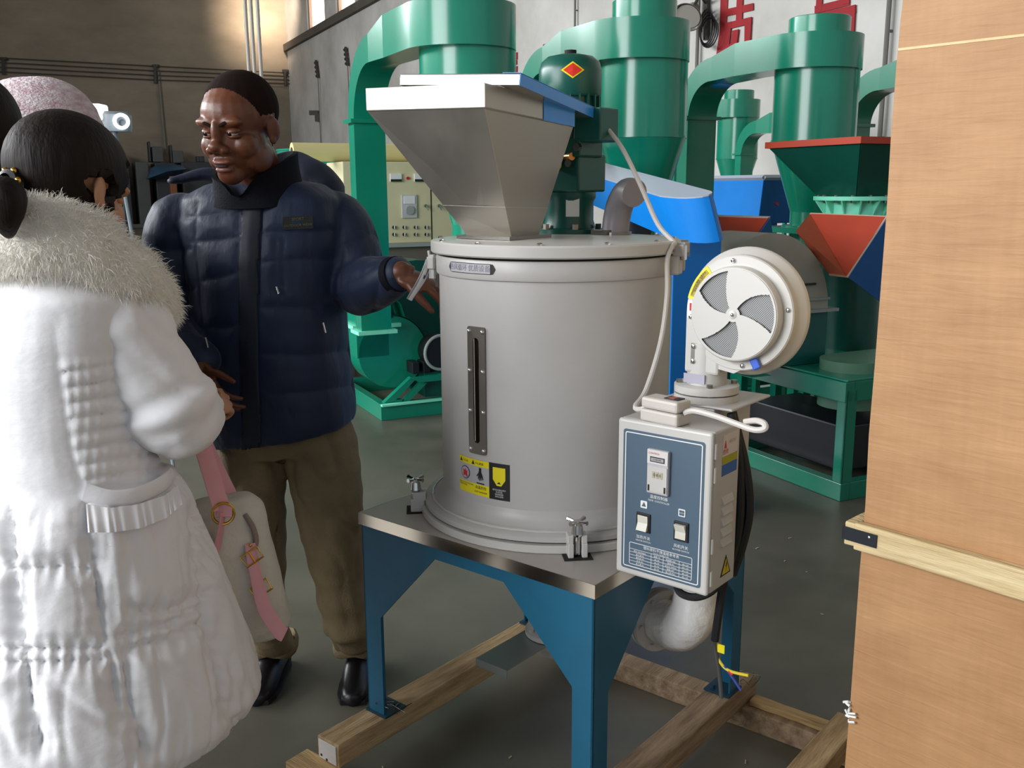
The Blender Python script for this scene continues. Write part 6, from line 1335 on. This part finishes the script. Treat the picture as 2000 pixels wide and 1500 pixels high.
# gathered frill at the waist on her right, and stitched tabs on the skirt
def on_coat(px, py, off=.006):
    me_ = coat.data; co_, _ = arr(me_); V = co_+np.array(WOM.location)-np.array(CAMP); d_ = ray(px, py).normalized(); t_ = V @ np.array(d_); r_ = np.linalg.norm(V-t_[:, None]*np.array(d_), axis=1); k_ = np.where(r_ < .016)[0]
    if len(k_) == 0: return CAMP+d_*1.72
    k_ = k_[np.argmin(t_[k_]+r_[k_])]; return CAMP+d_*(t_[k_]-off)
def strip(pts_u, pts_l, name, amp, fr, th, off=.008):
    A_ = [on_coat(*p, off) for p in pts_u]; B_ = [on_coat(*p, off+.010) for p in pts_l]; n = 70; b = MB(); rows = []
    def samp(P_, t_): i = min(int(t_*(len(P_)-1)), len(P_)-2); f_ = t_*(len(P_)-1)-i; return P_[i].lerp(P_[i+1], f_)
    for k in range(n+1):
        t_ = k/n; a, c = samp(A_, t_), samp(B_, t_); o_ = (CAMP-c).normalized()*amp*math.sin(t_*fr+1.5*math.sin(t_*23)); rows.append([a, a.lerp(c, .5)+o_*.4, c+o_, c+o_-(CAMP-c).normalized()*th, a.lerp(c, .5)+o_*.4-(CAMP-c).normalized()*th, a-(CAMP-a).normalized()*th])
    b.loft(rows, smooth=True); return b.build(name, mat('white_frill', 'e6e4e6', .9, spec=.1), coat, world=True, ang=60)
strip([(168, 985), (215, 992), (270, 985), (320, 968), (348, 948)], [(172, 1040), (220, 1040), (275, 1032), (325, 1012), (356, 985)], 'frill', .0030, 70, .003)
for P_ in ([(165, 962), (215, 975), (270, 968), (318, 945), (334, 930)],):
    b = MB(); b.tube([on_coat(*p, .006) for p in P_], .011, 8, sub=4, flat=(1.6, .5)); b.build('waist_tape', M_WCOAT, coat, world=True)
# fur collar: a soft roll round the shoulders with many fine strands
cpx = [(-70, 520, -.06), (-10, 478, -.10), (60, 466, -.125), (130, 474, -.11), (195, 503, -.085), (250, 540, -.05), (288, 575, .0), (298, 600, .06), (280, 612, .13), (220, 600, .22), (120, 590, .26), (0, 590, .24), (-80, 575, .12)]
cpath = [pt(x, y, YW+dy) for x, y, dy in cpx]
b = MB(); b.tube(cpath+[cpath[0]], [.052, .062, .066, .064, .058, .052, .046, .044, .04, .04, .04, .04, .045, .052], 18, sub=6)
b.ell(pt(75, 440, YW-.06), (.085, .075, .055)); b.ell(pt(20, 432, YW-.06), (.08, .07, .05)); b.ell(pt(150, 455, YW-.03), (.07, .07, .05))
me = surface(b, .009, 4); co, no = arr(me); setco(me, co+no*(.006*nz3(co, 60, 6)+.004*nz3(co, 120, 7))[:, None]); co, no = arr(me); co = co.copy(); no = no.copy()
fc = finish(me, 'fur_collar', M_FUR, WOM)
ns = 42000; k_ = RNG.integers(0, len(co), ns); P0 = co[k_]+RNG.normal(size=(ns, 3))*.004; dr_ = no[k_]*.75+RNG.normal(size=(ns, 3))*.38+np.array([.05, 0, -.22]); dr_ /= np.linalg.norm(dr_, axis=1)[:, None]
ln_ = RNG.uniform(.009, .022, ns)[:, None]; sd = np.cross(dr_, RNG.normal(size=(ns, 3))); sd /= np.linalg.norm(sd, axis=1)[:, None]; P1 = P0+dr_*ln_*.6; P2 = P0+dr_*ln_+np.array([0, 0, -1])*ln_*.22
V = np.concatenate([P0-sd*.0005, P0+sd*.0005, P1+sd*.0004, P1-sd*.0004, P2], 0)-np.array(WOM.location); i_ = np.arange(ns)
fs = [(a, a+ns, a+2*ns, a+3*ns) for a in i_]+[(a+3*ns, a+2*ns, a+4*ns) for a in i_]
me = bpy.data.meshes.new('fur'); me.from_pydata(V.tolist(), [], fs); me.materials.append(M_STRAND); o = link('fur_strands', me, fc, kind='stuff')
# dark trousers and boots
b = MB()
for s in (-1, 1):
    k0 = Vector((base.x, YW, 0))+wr_*.085*s; limb(b, [hipw+wr_*.08*s+Vector((0, 0, -.1)), k0+Vector((0, 0, .48)), k0+Vector((0, 0, .06))], [.09, .075, .06])
me = surface(b, .009, 3); finish(me, 'trousers', mat('black_navy_denim', '11131d', .8), WOM)
for s in (-1, 1):
    k0 = Vector((base.x, YW, 0))+wr_*.085*s; b = MB(); b.loft([[k0+wf*y+wr_*hw*math.cos(a)+Vector((0, 0, h_*.5+h_*.5*math.sin(a))) for a in np.linspace(0, 2*PI, 16, endpoint=False)] for y, hw, h_ in ((-.07, .03, .07), (-.03, .038, .10), (.05, .04, .08), (.13, .042, .05), (.17, .02, .03))]); b.build('boot', M_SHOE, WOM, world=True)

# ---- two more people at the left edge
def bystander(label, X, Y, H, fwd, coat_m, hair_m=None, hat=False, hk_=1.0, fur=False):
    t = thing('person', label, 'person', (X, Y, 0)); f_ = Vector(fwd).normalized(); l_ = Vector((0, 0, 1)).cross(f_)
    hc = Vector((X, Y, H-.122*hk_)); Mh = Matrix.Translation(hc) @ axes((f_.x, f_.y, -.08)); b = MB(); head_mass(b, Mh, hk_)
    nb_ = Vector((X, Y, H-.29))-f_*.02; limb(b, [Mh @ Vector((0, -.015, -.06)), nb_], [.055, .06]); limb(b, [nb_, Vector((X, Y, H-.55)), Vector((X, Y, H-.85))], [.08, .11, .12])
    for s in (-1, 1): 
        a0 = nb_+l_*.17*s+Vector((0, 0, -.05)); a1 = a0+l_*.06*s+Vector((0, 0, -.30)); a2 = a1+f_*.10+Vector((0, 0, -.22)); limb(b, [a0, a1, a2], [.05, .042, .03]); hand_mass(b, a2, Vector((0, 0, -1))+f_*.3, -l_*s, s, .165, .4)
        limb(b, [Vector((X, Y, H-.85))+l_*.08*s, Vector((X, Y, .45))+l_*.085*s, Vector((X, Y, .08))+l_*.085*s], [.08, .055, .04])
    me = surface(b, .006, 3); finish(me.copy(), 'body', M_SKL, t); face_parts(t, Mh, hk_, M_SKL, None, mat('rose_lips', '9a5a50', .4), hair_m or M_HAIRL)
    cap_hair(me, Mh, hk_, lambda x, y, z: (z > (-.085 if y < -.02 else -.030+.3*max(0, y-.03))) and not (abs(x) > .064 and -.034 < y < .016 and z < .010) and not (y > .045 and z < .055 and abs(x) < .062) and not (y > .03 and z < -.015), .016, 'hair', hair_m or M_HAIRL, t)
    b = MB(); b.loft([ringe(nb_+Vector((0, 0, .03)), l_*.10, f_*.09, 28), ringe(nb_+Vector((0, 0, -.04)), l_*.19, f_*.12, 28), ringe(nb_+Vector((0, 0, -.2)), l_*.20, f_*.13, 28), ringe(Vector((X, Y, H-.75)), l_*.185, f_*.14, 28), ringe(Vector((X, Y, H-1.0)), l_*.20, f_*.15, 28)])
    for s in (-1, 1):
        a0 = nb_+l_*.15*s+Vector((0, 0, -.06)); a1 = a0+l_*.08*s+Vector((0, 0, -.29)); a2 = a1+f_*.09+Vector((0, 0, -.20)); limb(b, [a0, a1, a2], [.08, .07, .055])
    m2 = surface(b, .010, 4); co, no = arr(m2); setco(m2, co+no*(.008*nz3(co, 30, 3))[:, None]); finish(m2, 'coat', coat_m, t)
    b = MB()
    for s in (-1, 1): limb(b, [Vector((X, Y, H-.9))+l_*.08*s, Vector((X, Y, .45))+l_*.085*s, Vector((X, Y, .07))+l_*.085*s], [.10, .075, .065])
    m2 = surface(b, .010, 3); finish(m2, 'trousers', mat('black_navy_denim', '11131d', .8), t)
    for s in (-1, 1):
        k0 = Vector((X, Y, 0))+l_*.085*s; b = MB(); b.loft([[k0+f_*y+l_*hw*math.cos(a)+Vector((0, 0, h_*.5+h_*.5*math.sin(a))) for a in np.linspace(0, 2*PI, 16, endpoint=False)] for y, hw, h_ in ((-.07, .03, .07), (-.03, .038, .10), (.05, .04, .08), (.13, .042, .05), (.17, .02, .03))]); b.build('shoe', M_SHOE, t, world=True)
    if hat:
        co, no = arr(me); b = MB(); R_ = []
        for q in range(12):
            a = q/11*PI/2; zz_ = .004+.118*math.sin(a)+.0; k2 = math.cos(a)**.8 if q < 11 else .02
            R_.append([Mh @ Vector(((.104*k2)*math.cos(u)*hk_, ((.122*k2)*math.sin(u)-.012)*hk_, zz_*hk_+.012)) for u in np.linspace(0, 2*PI, 48, endpoint=False)])
        for q, r_ in enumerate(R_):
            c = sum(r_, Vector())/len(r_)
            for i in range(len(r_)): r_[i] = c+(r_[i]-c)*(1+.02*math.sin(i*PI)+(.02 if i % 2 else 0)+(.015 if q % 2 else 0))
        b.loft(R_); ht = b.build('knitted_hat', mat('pink_white_knit', 'f2eaec', .9, var=.35, vscale=34, col2='cfaab4', stretch=(1, 1, 2.2), bump=.9, bscale=110), t, world=True, ang=80, label='white and pink knitted hat')
        b = MB(); b.tube([Mh @ Vector((.102*math.cos(u)*hk_, (.120*math.sin(u)-.012)*hk_, .012)) for u in np.linspace(0, 2*PI, 40, endpoint=False)], .018, 10, closed=True); b.build('hat_brim', M_FUR, ht, world=True)
    return t
hp_ = pt(52, 150, 2.45); bystander('person in white and pink knitted hat standing beyond the woman in the white coat', hp_.x, 2.45, hp_.z-.012, (-.5, -.2, 0), mat('plum_coat', '3a2c38', .8), None, True, 1.25)
hp_ = pt(-82, 150, 2.0); bystander('person with dark hair cut off by the left edge of the picture', hp_.x, 2.0, hp_.z, (-.6, .5, 0), mat('dark_coat', '22232a', .8), None, False, 1.12)
# ------------------------------------------------------------------ handbag hanging from the woman's arm
YB_ = 2.02
bp = at(470, 1090, Y=YB_); BAG = thing('handbag', 'white handbag with pink straps and gold rings hanging beside the woman\'s coat', 'bag', (bp.x, bp.y, bp.z))
M_BAG = mat('ivory_canvas', 'cfcabd', .75, var=.06, vscale=10, bump=.4, bscale=60); M_PINK = mat('pink_leather', 'd99aa0', .45, var=.06); M_GOLD = mat('gold', 'd8a84a', .2, 1.0)
b = MB(); bu = Vector((math.cos(.55), math.sin(.55), 0)); bv = Vector((-math.sin(.55), math.cos(.55), 0))
R_ = []
for x, y, hw, hd in ((446, 972, .080, .030), (452, 990, .105, .055), (458, 1040, .118, .075), (466, 1100, .125, .085), (480, 1160, .128, .088), (496, 1215, .122, .082), (503, 1238, .095, .06)): R_.append(ringe(at(x-12, y, Y=YB_), bu*hw*.80, bv*hd, 28, 2.6))
b.loft(R_); me = surface(b, .006, 5); co, no = arr(me); setco(me, co+no*(.006*nz3(co, 30, 5)+.004*nz3(co, 60, 2))[:, None]); finish(me, 'bag_body', M_BAG, BAG)
def bt(nm, px, r, m, flat=None, sub=5, Y=YB_-.09, par=None):
    b = MB(); b.tube([at(x, y, Y=Y+(q[0] if q else 0)) for x, y, *q in px], r, 10, sub=sub, flat=flat); return b.build(nm, m, par or BAG, world=True)
bt('strap', [(384, 838, .06), (398, 880, .04), (412, 925, .02), (424, 965, 0), (434, 995, -.01)], .020, M_PINK, (.16, 1.0))
bt('strap', [(392, 838, .16), (412, 880, .15), (436, 930, .14), (455, 968, .13), (468, 992, .12)], .016, M_PINK, (.16, 1.0))
def ringat(px, py, Y, r=.022):
    c = at(px, py, Y=Y); f_ = (CAMP-c).normalized(); u = Vector((0, 0, 1)).cross(f_).normalized(); v = f_.cross(u); b = MB(); b.tube([c+u*r*math.cos(a)+v*r*math.sin(a)+f_*.3*r*math.sin(a) for a in np.linspace(0, 2*PI, 26, endpoint=False)], .0032, 8, closed=True); b.build('ring', M_GOLD, BAG, world=True)
ringat(436, 1003, YB_-.105); ringat(466, 990, YB_+.02, .019)
bt('strap_tab', [(436, 998, -.012), (432, 1030, -.015), (426, 1062, -.02), (426, 1078, -.015)], [.016, .020, .024, .014], M_PINK, (.22, 1.0))
bt('strap_loop', [(438, 985, -.008), (437, 1010, -.02)], .018, M_PINK, (.3, 1.0))
bt('side_strap', [(488, 1062, .03), (492, 1085, .02), (500, 1125, .01), (508, 1160, .005), (520, 1195, -.01), (545, 1232, -.02), (556, 1240, -.02)], [.012, .013, .013, .015, .016, .017, .016], M_PINK, (.25, 1.0))
bt('piping', [(478, 1005, .06), (494, 1030, .05), (500, 1060, .045), (488, 1085, .02)], .006, mat('taupe_piping', '8c7a72', .6))
for px, py in ((492, 1088), (510, 1150)):
    c = at(px, py, Y=YB_-.075); f_ = (CAMP-c).normalized(); u = Vector((0, 0, 1)).cross(f_).normalized(); v = f_.cross(u); b = MB(); q = [c+(u*math.cos(w_)-v*math.sin(w_)*0)*0 for w_ in (0,)]
    rot = .5; uu = u*math.cos(rot)+v*math.sin(rot); vv = v*math.cos(rot)-u*math.sin(rot); b.tube([c+uu*a_*.020+vv*e_*.013 for a_, e_ in ((-1, -1), (1, -1), (1, 1), (-1, 1))], .0026, 6, closed=True); b.tube([c+vv*.013, c-vv*.013], .0022, 6); b.build('buckle', M_GOLD, BAG, world=True)
for px, py in ((489, 1065), (507, 1172), (512, 1186)):
    c = at(px, py, Y=YB_-.075); b = MB(); b.ell(c, (.004,)*3, None, 8, 6); b.build('stud', M_GOLD, BAG, world=True)
# litter on the floor: tiny wood chips nobody could count
b = MB()
for k in range(26):
    x, y = RNG.uniform(-.9, 1.6), RNG.uniform(1.7, 4.0); a = RNG.uniform(0, PI); l_ = RNG.uniform(.004, .011); w_ = RNG.uniform(.001, .003); u = Vector((math.cos(a), math.sin(a), 0)); v = Vector((-u.y, u.x, 0)); c = Vector((x, y, .0025))
    b.plate([c-u*l_-v*w_, c+u*l_-v*w_, c+u*l_+v*w_, c-u*l_+v*w_], .002)
tag(b.build('wood_chips', mat('pale_chip', 'b7ab8c', .8), None, kind='stuff'), 'pale wood chips scattered over the dark concrete floor', 'litter')
